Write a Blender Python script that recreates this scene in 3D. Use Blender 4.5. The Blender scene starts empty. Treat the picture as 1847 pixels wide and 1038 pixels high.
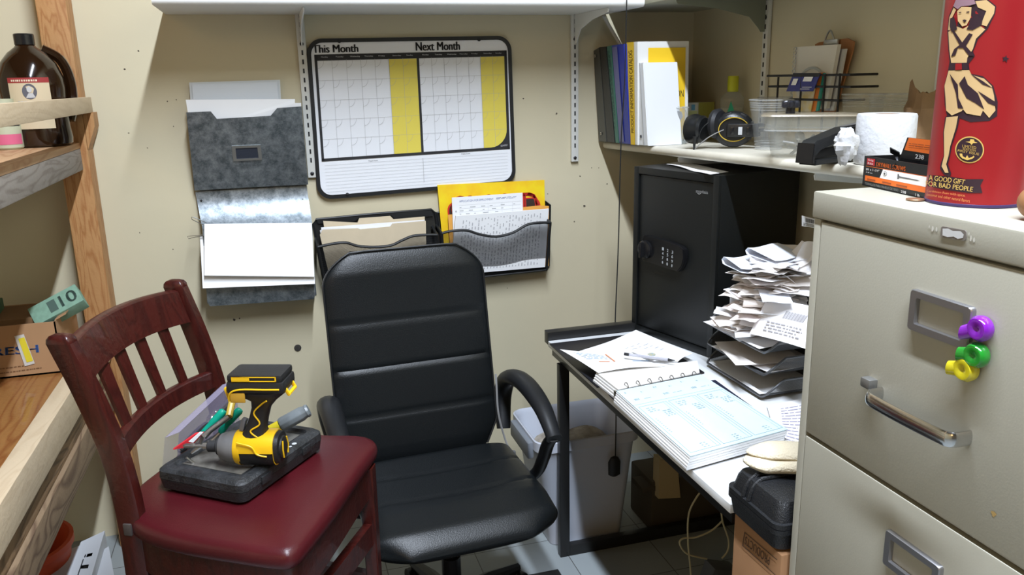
import bpy, bmesh, math, random
import numpy as np
from mathutils import Vector, Matrix, Euler
PI = math.pi
SC = bpy.context.scene
COL = SC.collection
# ---------------------------------------------------------------- camera
F = 1468.8; CAM = Vector((0, -2.5, 1.6))
yaw, pitch, roll = [math.radians(a) for a in (16.256, 14.386, 1.2085)]
fwd = Vector((math.sin(yaw)*math.cos(pitch), math.cos(yaw)*math.cos(pitch), -math.sin(pitch)))
rt = Vector((math.cos(yaw), -math.sin(yaw), 0)); dn = fwd.cross(rt)
R2 = math.cos(roll)*rt + math.sin(roll)*dn; D2 = -math.sin(roll)*rt + math.cos(roll)*dn
cd = bpy.data.cameras.new('camera'); co = bpy.data.objects.new('camera', cd); COL.objects.link(co)
cd.sensor_width = 36; cd.lens = F*36/1847; cd.clip_start = .02
cm = Matrix((R2, -D2, -fwd)).transposed().to_4x4(); cm.translation = (0, -2.995, 1.6); co.matrix_world = cm
SC.camera = co
# ---------------------------------------------------------------- view, world, light
SC.view_settings.view_transform = 'Standard'; SC.view_settings.look = 'None'
SC.view_settings.gamma = 1; SC.view_settings.use_curve_mapping = False
SC.view_settings.exposure = 0.0
w = bpy.data.worlds.new('world'); SC.world = w; w.use_nodes = True
w.node_tree.nodes['Background'].inputs[0].default_value = (.02, .02, .022, 1)
def area(name, loc, rot, sx, sy, power, col):
    l = bpy.data.lights.new(name, 'AREA'); l.shape = 'RECTANGLE'; l.size = sx; l.size_y = sy
    l.energy = power; l.color = col
    o = bpy.data.objects.new(name, l); COL.objects.link(o); o.location = loc; o.rotation_euler = rot
    return o
area('ceiling_tube_light', (.365, -2.755, 3.67), (0, 0, 0), .084, 2.64, 218, (.91, 1, 1.14))
area('warm_fill_light', (-2.28, -6.2, 3.15), (math.radians(35), 0, math.radians(-25)), 1.08, 1.08, 24, (1, .62, .25))  # fill light added behind the camera to warm the shadows

# ---------------------------------------------------------------- image pixel -> plane of the room (before the scaling about the camera, see below)
def ray(u, v): return R2*((u-923.5)/F) + D2*((v-519)/F) + fwd
def at(u, v, ax, val):
    d = ray(u, v); i = 'xyz'.index(ax); return CAM + d*((val-CAM[i])/d[i])
def atp(u, v, P0, n):
    d = ray(u, v); n = Vector(n); return CAM + d*((Vector(P0)-CAM).dot(n)/d.dot(n))
def face(u, v, P0):                       # vertical plane through P0 square to the view
    n = Vector((P0[0]-CAM.x, P0[1]-CAM.y, 0)); return atp(u, v, P0, n)

# ---------------------------------------------------------------- materials
MC = {}
def M(name, col=None, rough=.5, metal=0., bump=0., bs=60., var=0., vs=8., col2=None, trans=0., ior=1.45, coat=0., spec=.5, emit=0., alpha=1., sheen=0., stretch=None):
    if name in MC: return MC[name]
    m = bpy.data.materials.new(name); m.use_nodes = True; nt = m.node_tree; N = nt.nodes; Lk = nt.links
    b = N['Principled BSDF']; c4 = (*col, 1)
    b.inputs['Base Color'].default_value = c4; b.inputs['Roughness'].default_value = rough
    b.inputs['Metallic'].default_value = metal; b.inputs['IOR'].default_value = ior
    b.inputs['Transmission Weight'].default_value = trans; b.inputs['Coat Weight'].default_value = coat
    b.inputs['Specular IOR Level'].default_value = spec; b.inputs['Alpha'].default_value = alpha
    b.inputs['Sheen Weight'].default_value = sheen
    if emit: b.inputs['Emission Color'].default_value = c4; b.inputs['Emission Strength'].default_value = emit
    tc = N.new('ShaderNodeTexCoord'); mp = N.new('ShaderNodeMapping'); Lk.new(tc.outputs['Object'], mp.inputs[0])
    if stretch: mp.inputs['Scale'].default_value = stretch
    if var:
        n = N.new('ShaderNodeTexNoise'); n.inputs['Scale'].default_value = vs; n.inputs['Detail'].default_value = 6
        Lk.new(mp.outputs[0], n.inputs['Vector'])
        r = N.new('ShaderNodeValToRGB'); r.color_ramp.elements[0].position = .32; r.color_ramp.elements[1].position = .68
        c2 = col2 or tuple(x*(1-var) for x in col)
        r.color_ramp.elements[0].color = (*c2, 1); r.color_ramp.elements[1].color = c4
        Lk.new(n.outputs[0], r.inputs[0]); Lk.new(r.outputs[0], b.inputs['Base Color'])
    if bump:
        n = N.new('ShaderNodeTexNoise'); n.inputs['Scale'].default_value = bs; n.inputs['Detail'].default_value = 4
        Lk.new(mp.outputs[0], n.inputs['Vector'])
        p = N.new('ShaderNodeBump'); p.inputs['Strength'].default_value = bump; p.inputs['Distance'].default_value = .004
        Lk.new(n.outputs[0], p.inputs['Height']); Lk.new(p.outputs[0], b.inputs['Normal'])
    MC[name] = m; return m
def wood(name, base, dark, axis='y', rough=.6, scale=1., coat=0., knots=True):
    if name in MC: return MC[name]
    m = M(name, base, rough, bump=.25, bs=90, coat=coat); nt = m.node_tree; N = nt.nodes; Lk = nt.links
    b = N['Principled BSDF']; tc = N.new('ShaderNodeTexCoord'); mp = N.new('ShaderNodeMapping')
    s = {'x': (1.2, 9, 9), 'y': (9, 1.2, 9), 'z': (9, 9, 1.2)}[axis]
    mp.inputs['Scale'].default_value = tuple(v*scale for v in s); Lk.new(tc.outputs['Object'], mp.inputs[0])
    n = N.new('ShaderNodeTexNoise'); n.inputs['Scale'].default_value = 1.6; n.inputs['Detail'].default_value = 3; n.inputs['Distortion'].default_value = .8
    Lk.new(mp.outputs[0], n.inputs['Vector'])
    mu = N.new('ShaderNodeMath'); mu.operation = 'MULTIPLY'; mu.inputs[1].default_value = 9; Lk.new(n.outputs[0], mu.inputs[0])
    fr = N.new('ShaderNodeMath'); fr.operation = 'PINGPONG'; fr.inputs[1].default_value = .5; Lk.new(mu.outputs[0], fr.inputs[0])
    r = N.new('ShaderNodeValToRGB'); e = r.color_ramp.elements
    e[0].position = .0; e[0].color = (*dark, 1); e[1].position = .3; e[1].color = (*base, 1)
    Lk.new(fr.outputs[0], r.inputs[0])
    if knots:
        v = N.new('ShaderNodeTexVoronoi'); v.inputs['Scale'].default_value = .55; Lk.new(mp.outputs[0], v.inputs['Vector'])
        r2 = N.new('ShaderNodeValToRGB'); r2.color_ramp.elements[0].position = .06; r2.color_ramp.elements[1].position = .16
        r2.color_ramp.elements[0].color = (.35, .25, .2, 1); r2.color_ramp.elements[1].color = (1, 1, 1, 1)
        Lk.new(v.outputs['Distance'], r2.inputs[0])
        mx = N.new('ShaderNodeMix'); mx.data_type = 'RGBA'; mx.blend_type = 'MULTIPLY'; mx.inputs[0].default_value = 1
        Lk.new(r.outputs[0], mx.inputs[6]); Lk.new(r2.outputs[0], mx.inputs[7]); Lk.new(mx.outputs[2], b.inputs['Base Color'])
    else: Lk.new(r.outputs[0], b.inputs['Base Color'])
    return m
def mesh_mat(name, col, k, thr):          # perforated sheet metal
    if name in MC: return MC[name]
    m = M(name, col, .45, .3); nt = m.node_tree; N = nt.nodes; Lk = nt.links
    tc = N.new('ShaderNodeTexCoord'); sp = N.new('ShaderNodeSeparateXYZ'); Lk.new(tc.outputs['Object'], sp.inputs[0])
    def mt(op, a, b=None):
        n = N.new('ShaderNodeMath'); n.operation = op
        for i, x in enumerate((a, b)):
            if x is None: continue
            if isinstance(x, (int, float)): n.inputs[i].default_value = x
            else: Lk.new(x, n.inputs[i])
        return n.outputs[0]
    a = mt('SINE', mt('MULTIPLY', mt('ADD', sp.outputs[0], sp.outputs[1]), k)); c = mt('SINE', mt('MULTIPLY', sp.outputs[2], k))
    c2 = mt('SINE', mt('MULTIPLY', mt('ADD', mt('ADD', sp.outputs[0], sp.outputs[2]), mt('MULTIPLY', sp.outputs[1], -1)), k))
    h = mt('GREATER_THAN', mt('MULTIPLY', a, c), thr)
    h2 = mt('GREATER_THAN', mt('ABSOLUTE', mt('MULTIPLY', a, c)), thr)
    al = mt('SUBTRACT', 1, h2); Lk.new(al, N['Principled BSDF'].inputs['Alpha'])
    return m
WHT = M('white_paint', (.78, .80, .80), .45); PAP = M('paper', (.86, .87, .88), .85, var=.03, vs=4)
PAPW = M('paper_bright', (.9, .9, .9), .8)
BLK = M('black_plastic', (.012, .013, .014), .45, bump=.1, bs=400)
BLKG = M('black_gloss', (.01, .01, .011), .2)
INK = M('ink_black', (.02, .02, .022), .7); GREY = M('grey_print', (.45, .46, .47), .8)
CHROME = M('chrome', (.6, .6, .6), .18, 1.)
STEEL = M('satin_steel', (.45, .45, .45), .38, 1.)
YEL = M('yellow_plastic', (.85, .53, .01), .4); RED = M('red_print', (.6, .03, .02), .6)
ORG = M('orange_print', (.95, .25, .03), .6)

# ---------------------------------------------------------------- mesh builder
def r4(r): return (r.to_matrix() if isinstance(r, Euler) else r).to_4x4()
class B:
    def __init__(s): s.bm = bmesh.new(); s.uv = None
    def _xf(s, vs, mat):
        if mat is not None: bmesh.ops.transform(s.bm, matrix=mat, verts=vs)
    def box(s, c, size, rot=None, bev=0., seg=2, mi=0):
        r = bmesh.ops.create_cube(s.bm, size=1)
        vs = r['verts']; bmesh.ops.scale(s.bm, vec=size, verts=vs)
        m = Matrix.Translation(c) @ (r4(rot) if rot else Matrix())
        bmesh.ops.transform(s.bm, matrix=m, verts=vs)
        fs = list({f for v in vs for f in v.link_faces}); 
        for f in fs: f.material_index = mi
        if bev:
            es = list({e for v in vs for e in v.link_edges})
            bmesh.ops.bevel(s.bm, geom=es, offset=bev, segments=seg, profile=.6, affect='EDGES')
        return s
    def boxr(s, x0, x1, y0, y1, z0, z1, bev=0., **k):
        return s.box(((x0+x1)/2, (y0+y1)/2, (z0+z1)/2), (abs(x1-x0), abs(y1-y0), abs(z1-z0)), bev=bev, **k)
    def prism(s, pts, vec, bev=0., mi=0):   # polygon pushed along a vector
        vec = Vector(vec); a = [s.bm.verts.new(Vector(p)) for p in pts]; b = [s.bm.verts.new(Vector(p)+vec) for p in pts]
        n = len(a); fs = [s.bm.faces.new(a), s.bm.faces.new(b[::-1])]
        for i in range(n): fs.append(s.bm.faces.new((a[i], b[i], b[(i+1) % n], a[(i+1) % n])))
        for f in fs: f.material_index = mi
        if bev:
            es = list({e for f in fs[:2] for e in f.edges}); bmesh.ops.bevel(s.bm, geom=es, offset=bev, segments=2, affect='EDGES')
        return s
    def loft(s, rings, cap=True, closed=False, mi=0):
        R = [[s.bm.verts.new(Vector(p)) for p in r] for r in rings]; n = len(R[0])
        prs = list(zip(R, R[1:])) + ([(R[-1], R[0])] if closed else [])
        for a, b in prs:
            for i in range(n):
                try: f = s.bm.faces.new((a[i], a[(i+1) % n], b[(i+1) % n], b[i])); f.material_index = mi
                except ValueError: pass
        if cap and not closed:
            for r in (R[0][::-1], R[-1]):
                try: f = s.bm.faces.new(r); f.material_index = mi
                except ValueError: pass
        return s
    def tube(s, path, r, n=8, closed=False, cap=True, mi=0, flat=1., up=None):
        P = [Vector(p) for p in path]; rs = r if isinstance(r, (list, tuple)) else [r]*len(P); rings = []
        k = len(P); prev = None
        for i, p in enumerate(P):
            if closed: t = P[(i+1) % k]-P[i-1]
            else: t = P[min(i+1, k-1)]-P[max(i-1, 0)]
            t = t.normalized() if t.length > 1e-9 else Vector((0, 0, 1))
            if up is not None: a = Vector(up)
            elif prev is None: a = Vector((0, 0, 1)) if abs(t.z) < .9 else Vector((1, 0, 0))
            else: a = prev
            x = a - t*a.dot(t); x = x.normalized() if x.length > 1e-6 else t.orthogonal().normalized(); prev = x; y = t.cross(x)
            rings.append([p + (x*math.cos(q)*flat + y*math.sin(q))*rs[i] for q in [2*PI*j/n for j in range(n)]])
        return s.loft(rings, cap, closed, mi)
    def lathe(s, prof, c=(0, 0, 0), n=32, rot=None, cap=True, mi=0):
        m = Matrix.Translation(c) @ (r4(rot) if rot else Matrix())
        rings = [[m @ Vector((max(r, 1e-5)*math.cos(2*PI*j/n), max(r, 1e-5)*math.sin(2*PI*j/n), z)) for j in range(n)] for r, z in prof]
        return s.loft(rings, cap, False, mi)
    def surf(s, f, nu, nv, mi=0, th=0.):
        V = [[s.bm.verts.new(Vector(f(i/nu, j/nv))) for j in range(nv+1)] for i in range(nu+1)]
        fs = []
        for i in range(nu):
            for j in range(nv):
                q = s.bm.faces.new((V[i][j], V[i+1][j], V[i+1][j+1], V[i][j+1])); q.material_index = mi; fs.append(q)
        if th: 
            bmesh.ops.recalc_face_normals(s.bm, faces=fs)
            bmesh.ops.solidify(s.bm, geom=fs, thickness=th)
        return s
    def poly(s, pts, mi=0):
        f = s.bm.faces.new([s.bm.verts.new(Vector(p)) for p in pts]); f.material_index = mi; return s
    def ball(s, c, r, n=16, sc=(1, 1, 1), rot=None, mi=0):
        g = bmesh.ops.create_uvsphere(s.bm, u_segments=n, v_segments=n//2+2, radius=1)
        m = Matrix.Translation(c) @ (r4(rot) if rot else Matrix()) @ Matrix.Diagonal((r*sc[0], r*sc[1], r*sc[2], 1))
        bmesh.ops.transform(s.bm, matrix=m, verts=g['verts'])
        for v in g['verts']:
            for f in v.link_faces: f.material_index = mi
        return s

# Two groups, placed mostly from image pixels: 'room' (walls, wall fittings, left shelving, cabinet) is enlarged about the camera at the end, with its
# floor at FLZ; 'set' (desk, office chair, wooden chair and what stands on them) is only shifted along with the camera, with the floor at 0.
FRAME = ['room']; FRAMES = {'room': [], 'set': []}; U = 1.198; ZOFF = -.3168; FLZ = .3168/1.198; SETY = -.495
def obj(name, b, mat, parent=None, world=False, smooth=True, sharp=35, sub=0):
    bm = b.bm if isinstance(b, B) else b
    if world and parent is not None:
        mm = Matrix(); q = parent
        while q is not None: mm = q.matrix_basis @ mm; q = q.parent
        bmesh.ops.transform(bm, matrix=mm.inverted(), verts=bm.verts)
    bmesh.ops.recalc_face_normals(bm, faces=bm.faces)
    me = bpy.data.meshes.new(name)
    if smooth:
        ca = math.radians(sharp)
        for f in bm.faces: f.smooth = True
        for e in bm.edges:
            if len(e.link_faces) == 2 and e.calc_face_angle(0) > ca: e.smooth = False
    if parent is None:
        if len(bm.verts):
            lo = Vector([min(v.co[i] for v in bm.verts) for i in range(3)]); hi = Vector([max(v.co[i] for v in bm.verts) for i in range(3)])
            org = Vector(((lo.x+hi.x)/2, (lo.y+hi.y)/2, lo.z)); bmesh.ops.translate(bm, vec=-org, verts=bm.verts)
        else: org = Vector()
    bm.to_mesh(me); bm.free()
    for m_ in (mat if isinstance(mat, (list, tuple)) else [mat]): me.materials.append(m_)
    o = bpy.data.objects.new(name, me); COL.objects.link(o)
    if parent is not None: o.parent = parent
    else: o.location = org
    FRAMES[FRAME[0]].append(o)
    if sub:
        md = o.modifiers.new('subdivision', 'SUBSURF'); md.levels = sub; md.render_levels = sub
    return o
def tag(o, label, cat, group=None):
    o['label'] = label; o['category'] = cat
    if group: o['group'] = group
    return o
def thing(name, label, cat, loc=(0, 0, 0), rotz=0., group=None, rot=None):
    o = bpy.data.objects.new(name, None); COL.objects.link(o); o.empty_display_size = .05
    FRAMES[FRAME[0]].append(o)
    o.location = loc; o.rotation_euler = rot if rot else (0, 0, rotz)
    o.matrix_basis = Matrix.Translation(loc) @ Euler(o.rotation_euler).to_matrix().to_4x4()
    return tag(o, label, cat, group)
def struct(name, b, mat, **k):
    o = obj(name, b, mat, **k); o['kind'] = 'structure'; return o
def bil(q):                                # q = bl, br, tr, tl
    q = [Vector(p) for p in q]
    n = (q[1]-q[0]).cross(q[3]-q[0]).normalized()
    def f(s, t, h=0.): return (q[0]*(1-s)*(1-t) + q[1]*s*(1-t) + q[2]*s*t + q[3]*(1-s)*t) + n*h
    return f
def text_bm(body, fn, x0, y0, x1, y1, h=.0004, bold=0., b=None, keep=None, mi=0, shear=0.):
    """letters laid into the rectangle x0..x1, y0..y1 of the surface fn(s, t, h)"""
    cu = bpy.data.curves.new('t', 'FONT'); cu.body = body; cu.size = 1; cu.offset = 0; cu.resolution_u = 3; cu.shear = shear
    o = bpy.data.objects.new('t', cu); COL.objects.link(o)
    dg = bpy.context.evaluated_depsgraph_get(); me = bpy.data.meshes.new_from_object(o.evaluated_get(dg))
    xs = [v.co.x for v in me.vertices]; ys = [v.co.y for v in me.vertices]
    b = b or B()
    if xs:
        ax, bx, ay, by = min(xs), max(xs), min(ys), max(ys)
        dx = (x1-x0)/(bx-ax or 1)*bold*.55
        for k in ((-1, 0, 1) if bold > .008 else (0,)):     # heavier strokes: the same letters side by side
            vs = [b.bm.verts.new(fn(x0+(v.co.x-ax)/(bx-ax or 1)*(x1-x0)+dx*k, y0+(v.co.y-ay)/(by-ay or 1)*(y1-y0), h)) for v in me.vertices]
            for p in me.polygons:
                try: f = b.bm.faces.new([vs[i] for i in p.vertices]); f.material_index = mi
                except ValueError: pass
    bpy.data.objects.remove(o); bpy.data.curves.remove(cu); bpy.data.meshes.remove(me)
    return b
def rect(b, fn, x0, y0, x1, y1, h=.0003, mi=0, n=1):
    for i in range(n):
        a, c = x0+(x1-x0)*i/n, x0+(x1-x0)*(i+1)/n
        b.poly([fn(a, y0, h), fn(c, y0, h), fn(c, y1, h), fn(a, y1, h)], mi)
    return b
def pg(b, fn, pts, h=.0003, mi=0): b.poly([fn(x, y, h) for x, y in pts], mi); return b
def rrect(x0, y0, x1, y1, rx, ry, n=6):
    o = []
    for cx, cy, a in ((x1-rx, y0+ry, -90), (x1-rx, y1-ry, 0), (x0+rx, y1-ry, 90), (x0+rx, y0+ry, 180)):
        for i in range(n+1):
            t = math.radians(a+90*i/n); o.append((cx+rx*math.cos(t), cy+ry*math.sin(t)))
    return o
def curve_pts(P, n=8, closed=False):       # Catmull-Rom through points
    P = [Vector(p) for p in P]; out = []; k = len(P)
    rng = range(k if closed else k-1)
    for i in rng:
        if closed: a, b, c, d = P[i-1], P[i], P[(i+1) % k], P[(i+2) % k]
        else: a, b, c, d = P[max(i-1, 0)], P[i], P[i+1], P[min(i+2, k-1)]
        for j in range(n):
            t = j/n; out.append(.5*((2*b)+(c-a)*t+(2*a-5*b+4*c-d)*t*t+(3*b-a-3*c+d)*t**3))
    if not closed: out.append(P[-1])
    return out
def prints(b, fn, x0, y0, x1, y1, rows, seed=0, h=.0004, fill=.45, mi=0, wmin=.02, wmax=.08, gap=.02):
    """lines of small unreadable print"""
    rg = random.Random(seed); dy = (y1-y0)/rows
    for r in range(rows):
        y = y0+dy*r; x = x0
        end = x0+(x1-x0)*rg.uniform(.7, 1)
        while x < end:
            w_ = min(rg.uniform(wmin, wmax), end-x); rect(b, fn, x, y, x+w_, y+dy*fill, h, mi); x += w_+gap*rg.uniform(.5, 1.2)
    return b
# ================================================================ ROOM
wallm = M('cream_wall_paint', (.62, .56, .395), .6, bump=.12, bs=25, var=.05, vs=1.6)
nt = wallm.node_tree
FZ = 3.42
struct('wall_back', B().boxr(-2.6, 1.5, 0, .12, FLZ, FZ), wallm)
struct('wall_right', B().boxr(1.365, 1.5, -6.5, 0, FLZ, FZ), wallm)
struct('wall_left', B().boxr(-2.6, -2.48, -6.5, 0, FLZ, FZ), wallm)
struct('wall_front', B().boxr(-2.6, 1.5, -6.62, -6.5, FLZ, FZ), M('far_wall', (.18, .15, .11), .8))
struct('ceiling', B().boxr(-2.6, 1.5, -6.62, .12, FZ, FZ+.1), M('ceiling_dark', (.12, .11, .09), .8, bump=.2, bs=120))  # unseen ceiling, coloured dark to keep bounced light down
def floor_mat():
    m = M('grey_floor_tile', (.30, .335, .345), .5); nt = m.node_tree; N = nt.nodes; L = nt.links
    tc = N.new('ShaderNodeTexCoord'); br = N.new('ShaderNodeTexBrick'); br.offset = 0
    br.inputs['Scale'].default_value = 1; br.inputs['Brick Width'].default_value = .305; br.inputs['Row Height'].default_value = .305
    br.inputs['Mortar Size'].default_value = .0015; br.inputs['Color1'].default_value = (.30, .335, .345, 1); br.inputs['Color2'].default_value = (.27, .30, .31, 1)
    br.inputs['Mortar'].default_value = (.08, .08, .08, 1); L.new(tc.outputs['Object'], br.inputs[0]); L.new(br.outputs[0], N['Principled BSDF'].inputs['Base Color']); return m
struct('floor', B().boxr(-2.6, 1.5, -6.62, .12, FLZ-.1, FLZ), floor_mat())
# ceiling tube lamp (above the frame) and a round fixture added for the warm fill
t = thing('ceiling_lamp', 'long ceiling tube lamp running over the office towards the door', 'lamp', (.305, -2.3, FZ))
obj('housing', B().box((0, 0, -.022), (.12, 2.3, .044), bev=.004), WHT, t)
obj('tube', B().tube([(0, -1.1, -.06), (0, 1.1, -.06)], .013, 10), M('lamp_tube', (1, 1, 1), .6, emit=3.), t)
for s_ in (-1, 1): obj('tube_socket', B().box((0, 1.11*s_, -.058), (.03, .02, .04), bev=.003), WHT, t)
t = thing('ceiling_lamp', 'round lamp body added for the warm fill light, unseen behind the camera', 'lamp', (-1.9, -5.2, FZ))
obj('frame', B().lathe([(.25, -.05), (.26, 0), (.001, 0)], (0, 0, 0), 32), WHT, t)
obj('diffuser', B().lathe([(.24, -.052), (.15, -.08), (.001, -.09)], (0, 0, 0), 32), M('fill_diffuser', (1, .85, .6), .6, emit=2.), t)  # glowing cover made up to go with the warm fill

# nail holes and scuffs on the back wall: wear of the wall itself
b = B(); rg = random.Random(4)
for (u, v, s) in ((250, 92, 3), (225, 125, 3), (1054, 372, 5), (1036, 400, 3), (422, 577, 5), (432, 575, 3), (968, 345, 2), (318, 180, 2), (313, 228, 2), (302, 183, 2), (232, 240, 2), (266, 267, 2), (252, 420, 2), (312, 450, 2), (1067, 303, 2), (1080, 303, 2), (1095, 332, 3), (1046, 318, 3), (944, 178, 3), (1004, 205, 4), (988, 350, 2), (960, 480, 2), (915, 520, 2)):
    p = at(u, v, 'y', -.0006); r = s*.0008
    b.poly([p+Vector((r*math.cos(a)*rg.uniform(.6, 1.3), 0, r*math.sin(a)*rg.uniform(.6, 1.3))) for a in [k*PI/4 for k in range(8)]])
o = obj('nail_hole', b, M('hole_dark', (.08, .065, .05), .9)); o['kind'] = 'structure'; o.name = 'trim_1'
b = B(); p = at(537, 628, 'y', -.001)
b.lathe([(.011, 0), (.010, .002), (.004, .003)], p, 14, Euler((PI/2, 0, 0)))
tag(obj('wall_plug', b, M('plug_dark', (.05, .045, .04), .8, var=.4, vs=90)), 'dark round plug in the wall behind the office chair back', 'wall plug')
# ---------------------------------------------------------------- slotted standards
STD = M('standard_white', (.66, .66, .62), .5)
def standard(pt, zb, facex, label):
    x, y = pt; t = thing('shelf_standard', label, 'shelf standard', (x, y, zb), PI/2*(-1 if facex else 0))
    # local: runs up z, faces -y
    H = 2.3-zb; b = B()
    b.boxr(-.012, .012, -.012, -.001, 0, H, bev=.0015)
    obj('channel', b, STD, t); b = B()
    k = 0; z = .045
    while z < H-.01: b.boxr(-.0022, .0022, -.0135, -.0115, z, z+.013); z += .0254
    obj('slot_row', b, INK, t)
    for z in (.012, .38 if not facex else .33): obj('screw', B().ball((0, -.013, z), .0055, 12, (1, .5, 1)), M('screw_dark', (.05, .05, .055), .4, .8), t)
    return t
standard((.117, 0), at(560, 320, 'y', 0).z, False, 'white slotted shelf standard left of the dry-erase calendar')
standard((.947, 0), at(1036, 291, 'y', 0).z, False, 'white slotted shelf standard right of the dry-erase calendar')
standard((1.364, -.43), 1.42, True, 'white slotted shelf standard on the right wall behind the bottle and cups')
standard((1.364, -1.075), 1.44, True, 'white slotted shelf standard on the right wall beside the red tube')
# ---------------------------------------------------------------- upper shelves
def rounded_shelf(x0, x1, y0, y1, z0, z1, front, r=.011):
    # front: 'y-' edge or 'x-' edge is rounded
    b = B(); arc = [(math.cos(a), math.sin(a)) for a in [PI*k/8-PI/2 for k in range(9)]]
    hz = (z1-z0)/2; zm = (z0+z1)/2
    if front == 'y':
        pr = [(0, z0)] + [(y0+r-r*c, zm+hz*s) for c, s in arc] + [(0, z1)]
        pr = [(y1 if i in (0, len(pr)-1) else p[0], p[1]) for i, p in enumerate(pr)]
        b.prism([(x0, y, z) for y, z in pr], (x1-x0, 0, 0))
    return b
t = obj('wall_shelf', rounded_shelf(-.235, 1.045, -.302, -.001, 1.7885, 1.8125, 'y'), M('shelf_white', (.80, .82, .82), .4))
tag(t, 'long white laminate wall shelf across the top above the calendar', 'shelf')
def bracket(x, y, ang, z, Lb, lab, mat):
    t = thing('shelf_bracket', lab, 'bracket', (x, y, z), ang)
    b = B(); pr = [(-.001, 0), (-Lb, 0), (-Lb-.004, -.004), (-Lb, -.012), (-Lb*.55, -.024), (-.05, -.045), (-.02, -.075), (-.013, -.085), (-.001, -.085)]
    b.prism([(-.0015, p, q) for p, q in pr], (.003, 0, 0)); obj('arm_plate', b, mat, t)
    return t
bracket(.117, -.013, 0, 1.788, .25, 'white shelf bracket under the top shelf, left of the calendar', WHT)
bracket(.947, -.013, 0, 1.788, .26, 'white shelf bracket under the top shelf, right of the calendar', WHT)
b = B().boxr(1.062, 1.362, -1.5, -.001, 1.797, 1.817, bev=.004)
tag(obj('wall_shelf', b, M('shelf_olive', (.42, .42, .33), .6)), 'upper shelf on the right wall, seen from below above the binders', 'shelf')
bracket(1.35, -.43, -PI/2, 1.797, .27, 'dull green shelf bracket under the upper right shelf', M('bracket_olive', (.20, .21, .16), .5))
b = B().tube([at(1088, 28, 'y', -.03), at(1140, 118, 'y', -.05)], .0055, 10)
tag(obj('white_rod', b, STD), 'white rod leaning against the wall behind the binders', 'rod')

# ---------------------------------------------------------------- lower right shelf (slightly tilted)
def shz(y): return 1.3965 - .0265*y
SHN = Vector((0, .0265, 1)).normalized(); SH0 = Vector((1.1, 0, shz(0)))
def S(u, v): return atp(u, v, SH0, SHN)
b = B(); arc = [(math.cos(a), math.sin(a)) for a in [PI*k/8-PI/2 for k in range(9)]]
pr = [(1.36, -.0235)] + [(1.047+.011-.011*c, -.0118+.0117*s) for c, s in arc] + [(1.36, 0)]
b.loft([[(x, y, shz(y)+z) for x, z in pr] for y in (-.004, -1.54)])
shelfm = M('shelf_cream_worn', (.70, .66, .55), .5, var=.12, vs=14, bump=.1, bs=80)
tag(obj('wall_shelf', b, shelfm), 'cream laminate shelf with worn rounded edge carrying binders and cups on the right wall', 'shelf')
for (u, v, lab) in ((1224, 296, 'white shelf bracket tip under the cream shelf above the black safe'), (1470, 322, 'white shelf bracket tip under the cream shelf beside the filing cabinet')):
    p = at(u, v, 'x', 1.075)
    t = thing('shelf_bracket', lab, 'bracket', (1.36, p.y, shz(p.y)-.0265), -PI/2)
    b = B(); Lb = .285
    b.prism([(-.0015, q, r) for q, r in [(0, 0), (-Lb, 0), (-Lb-.003, -.004), (-Lb, -.014), (-Lb*.5, -.03), (0, -.07)]], (.003, 0, 0))
    b.prism([(-.008, q, 0) for q in (0, -Lb)]+[(.008, q, 0) for q in (-Lb, 0)], (0, 0, .002))
    obj('arm_plate', b, WHT, t)

# ================================================================ CALENDAR BOARD
CY = -.014
q = [at(573, 361, 'y', CY), at(930.5, 331, 'y', CY), at(921.5, 64.5, 'y', CY), at(552, 70, 'y', CY)]
fn = bil(q); t = thing('calendar_board', 'two-month dry-erase wall calendar with black frame and yellow weekend columns', 'calendar', q[0])
W_, H_ = (q[1]-q[0]).length, (q[3]-q[0]).length
out = rrect(0, 0, 1, 1, .07, .07*W_/H_, 8); k = .018
inn = rrect(k, k*W_/H_, 1-k, 1-k*W_/H_, .055, .055*W_/H_, 8)
b = B(); b.loft([[fn(x, y, -.010) for x, y in out], [fn(x, y, .002) for x, y in out], [fn(x, y, .002) for x, y in inn], [fn(x, y, -.002) for x, y in inn]], cap=False)
obj('frame', b, BLK, t, world=True)
b = B(); b.prism([fn(x, y, -.010) for x, y in inn], Vector((0, -.0085, 0)))
obj('board', b, M('whiteboard', (.80, .82, .86), .35), t, world=True)
g = lambda u, v: (u, v)
# photo fractions of the printed grid
X0, X1, XM, YT, YH, YB = .044, .961, .523, .905, .872, .262
b = B(); rect(b, fn, X0-.012, YH-.004, X1+.012, YT, .0002); rect(b, fn, X0-.012, YB-.018, X1+.012, YB, .0002)
rect(b, fn, X0-.012, YB-.018, X0, YT, .0002); rect(b, fn, X1, YB-.018, X1+.014, YT, .0002); rect(b, fn, XM-.006, YB, XM+.006, YH, .0002)
pts = [(X1, YB)] + [(X1-.09+.09*math.cos(a), YB+.1-.1*math.sin(a)) for a in [PI/2*k/8 for k in range(9)]]
pg(b, fn, [(X1, YB), (X1, YB+.12)] + [(X1-.085*(1-math.cos(a)), YB+.12*(1-math.sin(a))) for a in [PI/2*k/8 for k in range(1, 9)]], .0004)
obj('printed_border', b, INK, t, world=True)
c1 = (XM-.006-X0)/7; c2 = (X1-XM-.006)/7
for a_, e_ in ((X0+5*c1, XM-.006), (XM+.006+5*c2, X1)): obj('weekend_column', rect(B(), fn, a_, YB, e_, YH-.004, .0001), M('weekend_yellow', (.74, .62, .10), .4), t, world=True)
b = B(); lw = .0012; hr = (YH-.004-YB)/5
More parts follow.
